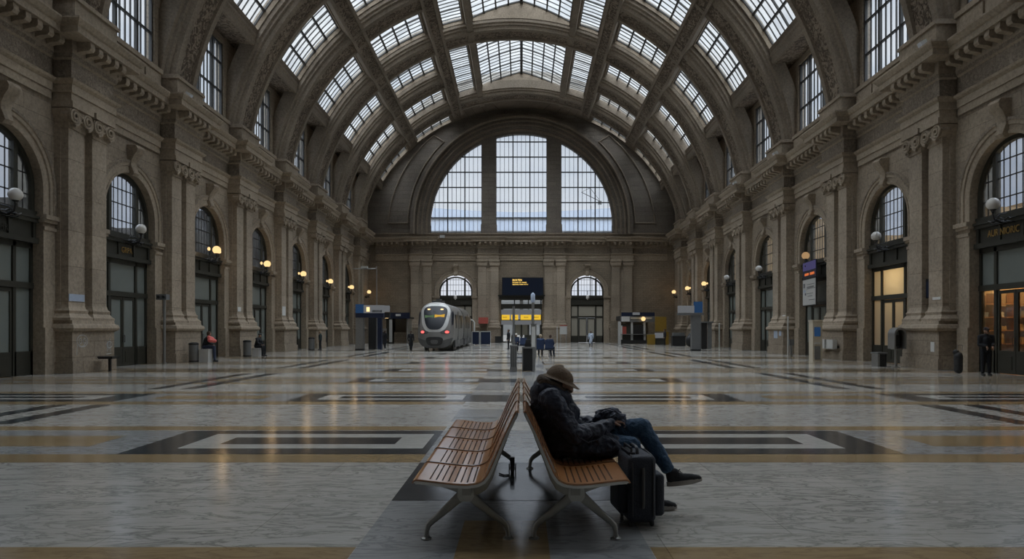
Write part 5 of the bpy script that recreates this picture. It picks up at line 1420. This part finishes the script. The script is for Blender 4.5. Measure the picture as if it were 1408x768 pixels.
# ticket validator post with its box
t = thing('camera_post', 'grey steel post topped by a twin camera box beside the second shop arch', 'post', (-15.95, 29.75, 0))
m = MB(); m.lathe([(.09, 0), (.09, .05), (.055, .06), (.055, 2.85)], (-15.7, 29.75, 0), 14); m.build('post', 'steel', t, smooth=40)
m = MB(); m.box(-16.0, -15.55, 29.6, 29.9, 2.82, 3.06); m.build('camera_box', 'greybox', t)
for dx in (-.32, -.10):
    m = MB(); m.lathe([(.06, -.04), (.07, 0), (.05, .03)], (-15.55+dx, 29.57, 2.94), 12, axis='y'); m.build('lens', 'darkbox', t)
# wall notices and marks
def patchx(name, lab, cat, x, y0, y1, z0, z1, mat, th=.02):
    s_ = -1 if x > 0 else 1
    o = MB().box(x, x+s_*th, y0, y1, z0, z1).build(name, mat, loc=(x, (y0+y1)/2, z0)); tag(o, lab, cat); return o
patchx('tape_strip', 'pale blue tape strip round the shaft above the nearest train-side plinth', 'tape', -15.818, 23.63, 24.46, 2.53, 2.78, 'tape')
patchx('paper_notice', 'white paper notice between the shafts of the second train-side pilaster', 'notice', -16.07, 31.50, 31.90, 2.95, 3.45, 'paper')
patchx('paper_notice', 'white paper stuck low on the third train-side pilaster shaft', 'notice', -15.818, 37.7, 38.1, 2.5, 2.75, 'paper')
patchx('paper_notice', 'white notice on the fourth train-side pilaster shaft', 'notice', -15.818, 44.7, 45.3, 2.4, 3.0, 'paper')
patchx('paper_notice', 'white paper label on the shaft beside the nearest poster-side arch', 'notice', 15.818, 25.5, 26.0, 2.66, 2.76, 'paper')
patchx('paper_notice', 'white sheet low on the third poster-side pilaster', 'notice', 15.818, 40.5, 40.95, 2.1, 2.35, 'paper')
patchx('peeled_patch', 'white scraped patch on the nearest poster-side plinth', 'patch', 15.598, 25.55, 25.78, .68, 1.05, 'paper', .006)
for (x, y0, y1, z0, z1, l_) in ((15.598, 41.2, 41.8, .95, 1.42, 'blue and white bill pasted on the third poster-side plinth'), (15.598, 40.6, 40.95, 1.1, 1.45, 'small white bill pasted beside the blue one on the third plinth')):
    patchx('pasted_bill', l_, 'bill', x, y0, y1, z0, z1, 'tape' if 'blue' in l_ else 'paper', .006)
t = thing('notice_case', 'dark blue framed notice between the shafts of the nearest poster-side pilaster', 'notice', (16.0, 26.5, 3))
MB().box(15.98, 16.06, 26.25, 26.72, 2.75, 3.5).build('case_frame', 'darkbox', t); MB().box(15.965, 15.98, 26.29, 26.68, 2.8, 3.4).build('notice_sheet', 'navy', t)
def scrawl(name, lab, pts_list, x, mat, r=.012):
    s_ = -1 if x > 0 else 1; t = thing(name, lab, 'graffiti', (x, pts_list[0][0][0], pts_list[0][0][1]))
    for pts in pts_list:
        m = MB(); m.tube([(x+s_*.003, y, z) for y, z in pts], r, 5, flat=1); m.build('stroke', mat, t)
M['chalk'] = plain('white_spray_paint', (.45, .45, .44), .9)
def loop(cy, cz, ry, rz, a0=0, a1=360, n=14): return [(cy+ry*math.cos(math.radians(a0+(a1-a0)*k/n)), cz+rz*math.sin(math.radians(a0+(a1-a0)*k/n))) for k in range(n+1)]
scrawl('graffiti_tag', 'white sprayed speech balloon tag on the nearest train-side plinth', [loop(24.02, 1.12, .30, .22), [(23.75, .98), (23.72, .62)], loop(23.92, 1.12, .07, .09), loop(24.15, 1.12, .07, .09), loop(24.0, 1.02, .16, .08, 180, 360)], -15.60, 'chalk')
scrawl('graffiti_tag', 'white sprayed scribble at the far edge of the nearest train-side plinth', [[(25.45, .7), (25.5, 1.1), (25.55, .75), (25.62, 1.2), (25.66, .7)], loop(25.6, .95, .16, .12), [(25.4, .6), (25.7, .62)]], -15.60, 'chalk', .016)
# information pylons, one each side
def pylon(x, y, w, d, zc, signs, lab, colm='steel', dark=None):
    t = thing('information_pylon', lab, 'sign', (x, y, 0))
    MB().box(x-w/2, x+w/2, y-d/2, y+d/2, .0, zc).build('column', colm, t)
    MB().box(x-w/2-.02, x+w/2+.02, y-d/2-.02, y+d/2+.02, 0, .10).build('base', 'darkbox', t)
    for (x0, x1, z0, z1, mt, nm) in signs: MB().box(x0, x1, y-d/2-.06, y+d/2, z0, z1).build(nm, mt, t)
    return t
pylon(-11.45, 48, .56, .35, 2.3, [(-11.72, -9.75, 2.30, 2.62, 'navy', 'sign_band'), (-11.72, -11.2, 2.63, 3.25, 'bluescreen', 'blue_pictogram'), (-11.15, -9.75, 2.63, 3.18, 'paleglow', 'lit_timetable'), (-10.55, -9.85, 2.66, 2.84, 'greybox', 'timetable_row'), (-10.95, -10.72, 2.72, 3.05, 'headlamp', 'lit_advert')], 'grey column with blue and white lit signs near the booth on the train side')
t = thing('information_pylon', 'dark twin column with a small lit panel just beyond the grey sign column', 'sign', (-10.55, 49.5, 0))
MB().box(-11.15, -10.65, 49.3, 49.7, 0, 2.4).build('column', 'darkbox', t); MB().box(-10.5, -10.2, 49.3, 49.7, 0, 2.3).build('column', 'navy', t); MB().box(-10.3, -9.65, 49.2, 49.6, 2.75, 3.2).build('lit_timetable', 'paleglow', t); MB().box(-11.15, -9.6, 49.3, 49.6, 2.3, 2.7).build('sign_band', 'darkbox', t)
t = thing('mast', 'tall thin steel mast with two short lamp arms beside the information pylon', 'mast', (-11.35, 53, 0))
m = MB(); m.lathe([(.10, 0), (.06, .2), (.045, 6.4)], (-11.35, 53, 0), 10); m.build('pole', 'steel', t)
m = MB(); m.tube([(-11.35, 53, 6.2), (-13.2, 53, 6.2)], .035, 6); m.build('arm', 'steel', t)
m = MB(); m.cbox((-12.3, 53, 6.32), (.5, .3, .16)); m.build('lamp_head', 'white', t)
# ticket booth
def bx_thing(name, lab, cat, parts, loc, group=None):
    t = thing(name, lab, cat, loc, group)
    for p in parts:
        nm, x0, x1, y0, y1, z0, z1, mt = p; MB().box(x0, x1, y0, y1, z0, z1).build(nm, mt, t)
    return t
bx_thing('ticket_booth', 'beige ticket booth under a dark sign against the end wall, train side', 'booth', [('side_wall', -13.6, -13.1, 68, 70.5, 0, 2.5, 'bronze'), ('back_wall', -13.1, -11.4, 70.2, 70.5, 0, 2.5, 'cream'), ('side_wall', -11.55, -11.4, 68, 70.2, 0, 2.5, 'steel'), ('counter', -13.0, -11.6, 69.0, 70.1, 0, 1.15, 'wallfar'), ('roof', -14.3, -11.2, 67.9, 70.6, 2.5, 2.66, 'darkbox'), ('fascia', -14.3, -11.2, 67.8, 67.9, 2.5, 3.1, 'navy'), ('white_banner', -13.25, -12.95, 67.75, 67.8, .15, 2.4, 'white'), ('lit_panel', -13.7, -13.35, 67.8, 67.95, 2.52, 2.75, 'headlamp'), ('small_sign', -12.6, -12.1, 67.72, 67.8, 2.75, 2.95, 'paper')], (-12.5, 69, 0))
bx_thing('luggage_trolley', 'black luggage cart piled beside the ticket booth', 'trolley', [('deck', -13.95, -13.3, 66.2, 67.0, .15, .25, 'darkbox'), ('load', -13.9, -13.35, 66.3, 66.9, .25, 1.15, 'rubber'), ('handle', -13.9, -13.35, 66.95, 67.0, .25, 1.5, 'steel'), ('wheels', -13.9, -13.35, 66.3, 66.4, 0, .15, 'rubber')], (-13.6, 66.6, 0))
t = thing('barrier', 'pair of white framed barriers with dark blue posters behind the train', 'barrier', (-3.8, 60.7, 0))
for x0, x1 in ((-4.45, -3.75), (-3.7, -2.75)):
    MB().box(x0, x1, 60.68, 60.72, .1, 1.2).build('poster_panel', 'navy', t)
    m = MB()
    for a in (x0, x1-.05): m.box(a, a+.05, 60.65, 60.75, 0, 1.27)
    m.box(x0, x1, 60.65, 60.75, 1.2, 1.27); m.build('barrier_frame', 'white', t)
bx_thing('kiosk_awning', 'faded red awning stall against the end wall behind the barriers', 'awning', [('awning', -4.45, -3.5, 70.2, 71.4, 2.0, 2.65, 'red'), ('stall_back', -4.4, -3.55, 71.0, 71.4, 0, 2.0, 'wallfar'), ('stall_front', -4.4, -3.55, 70.3, 71.0, 0, 1.0, 'darkbox')], (-4, 71, 0))
m = MB(); m.tube([(-5.1, 63, 0), (-5.1, 63, 1.9), (-4.9, 63, 2.25), (-4.6, 63, 2.3), (-4.4, 63, 2.1), (-4.4, 63, 0)], .07, 8)
t = thing('gate_hoop', 'white tubular hoop gate between the train and the end wall', 'gate', (-4.7, 63, 0)); m.build('hoop', 'white', t, smooth=50); MB().box(-5.05, -4.45, 62.97, 63.03, .2, 1.2).build('gate_panel', 'steel', t)
bx_thing('waste_box', 'low black box at the foot of the end wall between barriers and entrance', 'box', [('box_body', -2.75, -2.0, 70.6, 71.2, 0, .6, 'darkbox'), ('box_lid', -2.78, -1.97, 70.57, 71.2, .6, .68, 'rubber')], (-2.4, 71, 0))

# steel bins in the middle
t = thing('waste_station', 'ribbed steel waste bin standing in the middle of the hall', 'bin', (-.29, 24.7, 0))
MB().box(-.41, -.17, 24.6, 24.95, .05, .90).build('bin_body', 'greybox', t); MB().box(-.43, -.15, 24.58, 24.97, .90, .96).build('lid', 'steel', t); MB().box(-.42, -.16, 24.57, 24.96, 0, .16).build('plinth_plate', 'steel', t)
m = MB()
for k in range(4): m.box(-.40+k*.066, -.372+k*.066, 24.57, 24.6, .16, .88)
m.build('rib', 'steel', t)
t = thing('waste_station', 'black boxed bin with steel sides beside the ribbed one', 'bin', (.24, 24.7, 0))
MB().box(.06, .40, 24.62, 24.95, .02, .84).build('bin_body', 'darkbox', t); MB().box(.02, .50, 24.58, 25.0, .84, .90).build('lid', 'steel', t)
MB().box(.02, .06, 24.58, 25.0, 0, .84).build('side_panel', 'steel', t); MB().box(.40, .50, 24.58, 25.0, 0, .84).build('side_panel', 'steel', t)
t = thing('card_reader', 'small black machine on top of the boxed bin', 'machine', (.24, 24.8, .9)); MB().box(.12, .36, 24.7, 24.95, .90, 1.02).build('housing', 'darkbox', t); MB().box(.15, .33, 24.68, 24.9, 1.02, 1.16).build('hood', 'rubber', t)
bx_thing('totem', 'pale grey ticket totem behind the boxed bin', 'totem', [('housing', .50, .78, 35.2, 35.6, .0, 1.75, 'steel'), ('front_plate', .53, .72, 35.17, 35.2, .25, 1.65, 'white'), ('cap', .48, .80, 35.15, 35.65, 1.75, 1.8, 'greybox')], (.64, 35.4, 0))
t = thing('signal_post', 'tall grey post with a blue top behind the ticket totem', 'post', (.64, 37.8, 0))
m = MB(); m.lathe([(.12, 0), (.12, .1), (.075, .12), (.075, 3.0)], (.64, 37.8, 0), 12); m.build('post', 'steel', t, smooth=40)
m = MB(); m.lathe([(.10, 3.0), (.12, 3.1), (.12, 3.45), (.06, 3.52), (.02, 3.55)], (.64, 37.8, 0), 14); m.build('blue_top', 'tape', t, smooth=40)
t = thing('signal_post', 'slim dark grey post rising behind the ribbed steel bin', 'post', (-.42, 36.5, 0))
m = MB(); m.lathe([(.11, 0), (.11, .1), (.07, .12), (.07, 2.75)], (-.42, 36.5, 0), 12); m.build('post', 'greybox', t, smooth=40); MB().cbox((-.42, 36.5, 2.8), (.2, .2, .1)).build('cap', 'darkbox', t)
# blue seats in the middle distance
def seat_row(x0, n, y, lab):
    t = thing('seat_row', lab, 'seats', (x0+n*.25, y, 0), 'blue seat rows in the middle distance')
    for k in range(n):
        x = x0+k*.5
        MB().box(x, x+.46, y-.22, y+.24, .41, .45).build('seat', 'blue', t)
        m = MB(); m.rows([[(x, y-.24, .47), (x+.46, y-.24, .47), (x+.46, y-.20, .45), (x, y-.20, .45)], [(x, y-.34, .92), (x+.46, y-.34, .92), (x+.46, y-.31, .92), (x, y-.31, .92)]], closed=True, caps=True); m.build('backrest', 'blue', t)
    MB().box(x0, x0+n*.5, y-.03, y+.03, .36, .41).build('beam', 'greybox', t)
    for xx in (x0+.2, x0+n*.5-.25): 
        m = MB(); m.tube([(xx, y-.22, 0), (xx, y, .36), (xx, y+.22, 0)], .025, 6); m.build('leg', 'greybox', t)
seat_row(.78, 2, 37.15, 'row of two blue seats beside the grey totem holding two people'); seat_row(-.6, 2, 45.5, 'row of two blue seats beyond the steel bins')
# departure board over the central entrance
t = thing('departure_board', 'dark blue departure board with yellow lines above the central entrance', 'board', (.12, 71.5, 4.95))
MB().box(-2.05, 2.30, 71.25, 71.55, 4.95, 6.88).build('housing', 'darkbox', t); MB().box(-1.98, 2.23, 71.22, 71.26, 5.02, 6.80).build('screen', plain('dark_display', (.008, .014, .03), .3), t)
for x in (-1.2, 1.4): MB().box(x-.06, x+.06, 71.3, 71.95, 5.5, 5.62).build('bracket', 'iron', t)
M['amber'] = emitter('amber_letters', (1, .66, .16), 1.5)
text('BINARI TRENI', .30, Vector((-.95, 71.2, 6.58)), face((0, -1, 0)), 'amber', 'lettering', t, align='LEFT', sx=.55)
text('PARTENZE 10 24  MILANO', .17, Vector((-.95, 71.2, 6.33)), face((0, -1, 0)), 'amber', 'lettering', t, align='LEFT', sx=.75)
text('REGIONALE  PARMA  09 31 4', .17, Vector((-.95, 71.2, 6.13)), face((0, -1, 0)), 'amber', 'lettering', t, align='LEFT', sx=.75)
# lit fascia of the central entrance
t = thing('platform_sign', 'yellow lit sign strip across the glass of the central entrance', 'sign', (0, 71.9, 2.4))
for x0, x1 in ((-2.1, -1.25), (-1.1, -.35), (-.1, 1.05), (1.2, 2.05)):
    MB().box(x0, x1, 71.82, 71.92, 2.42, 2.95).build('sign_panel', 'yellowglow', t)
MB().box(-2.15, 2.1, 71.86, 71.98, 2.98, 3.5).build('lit_strip', 'paleglow', t); MB().box(-2.15, 2.1, 71.86, 71.98, 1.9, 2.36).build('lit_strip', 'paleglow', t)
for x in (-1.75, -.75, .5, 1.6): text('BINARIO', .2, Vector((x, 71.80, 2.68)), face((0, -1, 0)), 'darkbox', 'lettering', t, sx=.6)
bx_thing('notice_stand', 'glass notice stand with a red header against the end wall', 'stand', [('board', 4.0, 4.75, 70.5, 70.6, .9, 1.75, 'white'), ('header', 4.0, 4.75, 70.48, 70.6, 1.75, 1.85, 'red'), ('leg', 4.05, 4.12, 70.5, 70.6, 0, .9, 'steel'), ('leg', 4.62, 4.69, 70.5, 70.6, 0, .9, 'steel'), ('post', 3.68, 3.76, 70.5, 70.58, 0, 1.7, 'white')], (4.3, 70.5, 0))
# far kiosk
bx_thing('kiosk', 'far kiosk with a dark blue fascia, lit sign and white poster fronts', 'kiosk', [('back_wall', 9.2, 13.1, 69.9, 70.1, 0, 2.3, 'wallfar'), ('fascia', 9.9, 13.2, 67.0, 67.15, 2.75, 3.1, 'navy'), ('sign_band', 9.8, 13.2, 66.95, 67.1, 2.15, 2.72, 'greybox'), ('pink_notice', 9.9, 10.7, 66.9, 66.95, 2.2, 2.68, 'paper'), ('menu_strip', 10.8, 12.9, 66.9, 66.95, 2.45, 2.6, 'cream'), ('white_poster', 9.85, 10.0, 67.04, 67.1, .4, 1.8, 'paper'), ('counter_ledge', 9.8, 13.2, 66.8, 67.1, .9, .96, 'steel'), ('crate_row', 9.9, 13.1, 66.7, 67.0, 0, .35, 'darkbox'), ('roof', 9.8, 13.2, 67.1, 70, 2.3, 2.75, 'darkbox'), ('lit_sign', 11.0, 11.7, 66.85, 67.0, 2.85, 3.1, 'paleglow'), ('pillar', 9.6, 9.85, 67.0, 67.3, 0, 2.2, 'white'), ('pillar', 10.85, 11.05, 67.0, 67.3, 0, 2.2, 'white'), ('pillar', 12.1, 12.3, 67.0, 67.3, 0, 2.2, 'white'), ('dark_front', 9.85, 10.85, 67.1, 67.2, 0, 1.9, 'bronze'), ('dark_front', 11.05, 12.1, 67.1, 67.2, 0, 1.9, 'darkbox'), ('red_poster', 10.0, 10.4, 67.05, 67.1, .9, 1.7, 'red')], (11.3, 68.5, 0))
globe_like = thing('ball_lamp', 'round white lamp hanging before the far kiosk', 'lamp', (12.0, 66.6, 2.4)); m = MB(); m.sphere((12.0, 66.6, 2.45), .22, 16); m.build('globe', 'globelit', globe_like, smooth=180)
m = MB(); m.tube([(12.0, 66.6, 2.65), (12.0, 66.6, 2.9), (12.0, 66.96, 2.9)], .02, 6); m.build('arm', 'iron', globe_like)
bx_thing('stall', 'yellow stall with a tall yellow sign board right of the far kiosk'.replace('right of', 'next to'), 'stall', [('sign_board', 12.5, 13.55, 63.2, 63.3, 1.25, 2.6, 'yellow'), ('counter', 11.8, 12.45, 63.0, 63.6, 0, .95, 'yellow'), ('lit_case', 12.5, 13.3, 62.9, 63.5, .62, 1.1, 'paleglow'), ('base', 12.5, 13.3, 62.95, 63.5, 0, .62, 'bronze'), ('side', 13.35, 13.7, 62.9, 63.6, 0, 1.2, 'yellow')], (12.7, 63.3, 0))
bx_thing('counter', 'dark low counter between the yellow stall and the blue sign column', 'counter', [('top', 13.0, 14.2, 58.3, 59.0, .80, .88, 'darkbox'), ('front', 13.05, 14.15, 58.4, 58.9, 0, .8, 'rubber'), ('glass_case', 13.1, 14.1, 58.4, 58.8, .88, 1.15, 'greybox')], (13.6, 58.6, 0))
t = thing('rubbish_bag', 'rounded dark sack slumped before the far pilasters', 'sack', (14.0, 56.0, 0)); blob('sack_body', [((14.0, 56, .5), .42, (1, .8, 1.2)), ((14.0, 56, .95), .2, (1, 1, 1))], 'darkbox', t, .04, 2)
# poster-side sign column
pylon(12.0, 46.6, .62, .35, 2.55, [(10.75, 12.5, 2.45, 2.60, 'greybox', 'sign_band'), (10.8, 11.85, 2.62, 3.10, 'paleglow', 'lit_timetable'), (11.9, 12.42, 2.62, 3.38, 'bluescreen', 'blue_screen')], 'grey column carrying a blue screen near the last poster-side arches', 'greybox')
bx_thing('passage_booth', 'narrow dark booth with a flat roof before the fourth poster-side pilaster', 'booth', [('roof', 13.2, 14.2, 50.0, 51.0, 1.95, 2.05, 'greybox'), ('booth_body', 13.35, 13.75, 50.1, 50.9, 0, 1.95, 'darkbox'), ('side_panel', 13.8, 14.1, 50.1, 50.2, .0, 1.95, 'greybox')], (13.7, 50.5, 0))
for x, y, h, l_ in ((13.75, 47.0, 1.85, 'thin white bollard beside the dark booth'), (14.62, 37.1, 2.15, 'tall thin white post between the poster and the cream machine')):
    t = thing('bollard', l_, 'post', (x, y, 0)); m = MB(); m.lathe([(.07, 0), (.07, .04), (.04, .05), (.04, h)], (x, y, 0), 10); m.build('post', 'white', t); m = MB(); m.sphere((x, y, h), .055, 10); m.build('cap', 'white', t)
bx_thing('parking_meter', 'short grey stand with a boxy head beside the tall white post', 'stand', [('head', 14.75, 15.0, 37.2, 37.45, .62, .95, 'greybox'), ('leg', 14.82, 14.93, 37.27, 37.38, 0, .62, 'steel')], (14.87, 37.3, 0))
# cream ticket machine
t = thing('ticket_machine', 'tall cream ticket machine with a blue screen beside the second poster-side pilaster', 'machine', (14.05, 32.3, 0))
MB().box(13.85, 14.30, 32.15, 32.6, 0, 1.88).build('housing', 'cream', t); MB().box(13.83, 14.32, 32.12, 32.62, 1.88, 1.96).build('top_cap', 'cream', t)
MB().box(13.92, 14.2, 32.12, 32.15, 1.18, 1.62).build('screen', 'bluescreen', t); MB().box(13.93, 14.2, 32.12, 32.15, .08, .72).build('lower_panel', 'greybox', t); MB().box(13.93, 14.2, 32.11, 32.15, .80, .9).build('coin_slot', 'white', t)
bx_thing('letter_box', 'pair of white wall boxes on the second poster-side plinth', 'box', [('left_box', 15.22, 15.44, 33.1, 33.75, .55, 1.0, 'white'), ('right_box', 15.22, 15.44, 34.0, 34.75, .55, 1.0, 'white'), ('bracket', 15.40, 15.6, 33.2, 34.6, .6, .7, 'iron')], (15.3, 33.9, .6))
# poster hanging in the third arch
t = thing('poster_board', 'large white poster board hung under an orange and purple display in the third poster-side arch', 'poster', (15.85, 37, 2.9))
def QB(a, z): return (15.95-.35*(a), 38.35-2.55*a, z)
def board(nm, a0, a1, z0, z1, mt, dd=0): 
    m = MB(); p = [QB(a0, z0), QB(a1, z0), QB(a1, z1), QB(a0, z1)]; m.prism([(x-dd, y-dd*.3, z) for x, y, z in p], (.05, .01, 0)); return m.build(nm, mt, t)
board('poster_frame', 0, 1, 2.80, 4.30, 'darkbox'); board('poster_sheet', .03, .97, 2.84, 4.24, 'white', .02)
board('display', 0, 1, 4.34, 5.25, 'navy'); board('display_glow', .04, .96, 4.75, 5.2, emitter('violet_display', (.10, .09, .22), .5), .02)
for k in range(7): board('amber_line', .18+k*.1, .26+k*.1, 4.47, 4.6, emitter('orange_display', (1, .25, .08), .55), .03) if k != 3 else None
for k, (a0, a1, z) in enumerate(((.35, .9, 3.95), (.35, .85, 3.78), (.35, .95, 3.72), (.35, .8, 3.45), (.4, .75, 3.3), (.5, .9, 3.1))): board('printed_line', a0, a1, z, z+.03 if k != 1 else z+.07, 'greybox', .03)
board('printed_mark', .08, .2, 3.8, 4.05, 'greybox', .03); board('printed_mark', .1, .26, 3.55, 3.68, 'tape', .03); board('printed_mark', .2, .28, 3.38, 3.5, 'navy', .03)
m = MB(); m.tube([(16.2, 37.4, 4.9), (15.9, 37.4, 4.9)], .04, 6); m.build('bracket', 'iron', t)
# telephone stand and stool before the nearest poster-side pilaster
t = thing('telephone_stand', 'grey hooded public telephone stand beside the nearest poster-side plinth', 'telephone', (15.05, 27.1, 0))
hood = MB(); rws = []
for y in (26.85, 27.35):
    rws.append([(15.05+.24*math.cos(a), y, 1.32+.28*math.sin(a)) for a in [PI*k/12 for k in range(13)]] + [(14.81, y, .75), (14.86, y, .75), (14.86, y, 1.25)] + [(15.05+.18*math.cos(a), y, 1.32+.2*math.sin(a)) for a in [PI-PI*k/12 for k in range(13)]] + [(15.24, y, .75), (15.29, y, .75)])
hood.rows(rws, closed=True, caps=True); hood.build('hood', 'steel', t, smooth=40)
MB().box(14.87, 15.23, 27.25, 27.33, .75, 1.45).build('back_panel', 'greybox', t); MB().box(14.95, 15.15, 27.1, 27.25, .85, 1.3).build('telephone', 'darkbox', t)
m = MB(); m.lathe([(.16, 0), (.16, .03), (.05, .05), (.05, .8)], (15.05, 27.2, 0), 14); m.build('post', 'steel', t); MB().box(14.9, 15.2, 26.95, 27.3, .72, .76).build('ledge', 'steel', t)
bx_thing('stool', 'small grey bench seat beside the telephone stand', 'stool', [('seat', 14.55, 14.95, 27.6, 28.2, .52, .58, 'greybox'), ('leg', 14.57, 14.65, 27.65, 28.15, 0, .52, 'steel'), ('leg', 14.85, 14.93, 27.65, 28.15, 0, .52, 'darkbox')], (14.75, 27.9, 0))
t = thing('luggage_pile', 'dark wheeled bag standing behind the person outside the lit shop', 'bag', (14.95, 22.9, 0)); blob('bag_body', [((15.05, 23.3, .14), .13, (15.05, 23.3, .62), .14), ((15.0, 23.35, .75), .10, (1, 1, 1))], 'rubber', t, .02, 2, .02, .06); m = MB(); m.tube([(14.95, 23.2, .8), (14.95, 23.2, 1.0), (15.12, 23.2, 1.0), (15.12, 23.2, .8)], .012, 6); m.build('pull_handle', 'steel', t)
# camera housings perched on the cornice
def floodlight(x, y, z, lab):
    t = thing('floodlight', lab, 'floodlight', (x, y, z), 'white floodlights on the cornice'); s_ = 1 if x < 0 else -1
    z = T((x, y, z))[2]
    t.location.z = z; t.matrix_world = Matrix.Translation(t.location)
    m = MB(); m.cbox((x, y, z+.18), (.26, .22, .2), rot=Matrix.Rotation(s_*.5, 3, 'Y')); m.build('lamp_head', 'white', t)
    m = MB(); m.cbox((x+s_*.12, y-.02, z+.12), (.04, .16, .14), rot=Matrix.Rotation(s_*.5, 3, 'Y')); m.build('lens', 'paleglow', t); MB().box(x-.03, x+.03, y-.03, y+.03, z, z+.12).build('foot', 'iron', t)
floodlight(-15.05, 30.6, 12.09, 'white floodlight on the train-side cornice above the second pilaster'); floodlight(-15.55, 33.0, 12.09, 'white floodlight on the train-side cornice between the second and third pilasters')
floodlight(15.0, 25.3, 12.09, 'white floodlight on the poster-side cornice above the nearest pilaster'); floodlight(15.05, 40.1, 12.09, 'white floodlight on the poster-side cornice above the third pilaster'); floodlight(15.0, 47.6, 12.09, 'white floodlight on the poster-side cornice above the fourth pilaster')
t = thing('floodlight', 'white floodlight on the end wall cornice under the great window', 'floodlight', (-8.3, 71.0, 11.0)); MB().cbox((-8.3, 71.0, 11.15), (.5, .3, .3)).build('lamp_head', 'white', t); MB().box(-8.35, -8.25, 70.95, 71.05, 11.0, 11.05).build('foot', 'iron', t)
# ------------------------------------------------------------------ daylight
for k, (c, n, w_, h_) in enumerate(PORT):
    ld = bpy.data.lights.new('sky_portal', 'AREA'); ld.shape = 'RECTANGLE'; ld.size = w_; ld.size_y = h_
    ld.cycles.is_portal = True
    lo = bpy.data.objects.new('sky_portal', ld); COL.objects.link(lo)
    z = -Vector(n).normalized(); yax = Vector((0, 1, 0)) if abs(n.y) < .5 else Vector((1, 0, 0))
    x = yax; y2 = z.cross(x)
    lo.matrix_world = Matrix((( x.x, y2.x, z.x, c[0]), (x.y, y2.y, z.y, c[1]), (x.z, y2.z, z.z, c[2]), (0, 0, 0, 1)))
wd = bpy.data.worlds.new('overcast_sky'); SC.world = wd; wd.use_nodes = True
nt = wd.node_tree; nt.nodes.clear()
out = N(nt, 'ShaderNodeOutputWorld'); bg = N(nt, 'ShaderNodeBackground')
tc = N(nt, 'ShaderNodeTexCoord'); sp = N(nt, 'ShaderNodeSeparateXYZ'); L(nt, tc, 'Generated', sp, 0)
mp = N(nt, 'ShaderNodeMapping'); mp.inputs['Scale'].default_value = (1, 1, 5); L(nt, tc, 'Generated', mp, 0)
cn = N(nt, 'ShaderNodeTexNoise'); cn.inputs['Scale'].default_value = 2.2; cn.inputs['Detail'].default_value = 6; L(nt, mp, 0, cn, 'Vector')
cr = N(nt, 'ShaderNodeValToRGB'); cr.color_ramp.elements[0].position = .35; cr.color_ramp.elements[1].position = .65
cr.color_ramp.elements[0].color = (.70, .76, .86, 1); cr.color_ramp.elements[1].color = (.98, .98, 1.0, 1); L(nt, cn, 'Fac', cr, 0)
mr = N(nt, 'ShaderNodeMapRange', interpolation_type='SMOOTHSTEP'); mr.inputs[1].default_value = .42; mr.inputs[2].default_value = .95
mr.inputs[3].default_value = SKY_LOW; mr.inputs[4].default_value = SKY_HIGH
L(nt, sp, 'Z', mr, 0); L(nt, cr, 0, bg, 0); L(nt, mr, 0, bg, 1); L(nt, bg, 0, out, 0)

# ------------------------------------------------------------------ camera
cd = bpy.data.cameras.new('camera'); cam = bpy.data.objects.new('camera', cd); COL.objects.link(cam)
cam.location = (0, 0, 1.6); cam.rotation_euler = (PI/2, 0, 0)
cd.sensor_width = 36; cd.sensor_fit = 'HORIZONTAL'; cd.lens = 930/1408*36
cd.shift_x = -13/1408; cd.shift_y = 66/1408
cd.clip_end = 500; cd.clip_start = .05
SC.camera = cam
vs = SC.view_settings; vs.view_transform = 'Standard'; vs.look = 'None'; vs.gamma = 1; vs.exposure = EXPO; vs.use_curve_mapping = False
cy = SC.cycles
cy.use_denoising = True; cy.max_bounces = 7; cy.diffuse_bounces = 5; cy.glossy_bounces = 3; cy.transparent_max_bounces = 12; cy.transmission_bounces = 3
cy.sample_clamp_indirect = 6; cy.caustics_reflective = False; cy.caustics_refractive = False
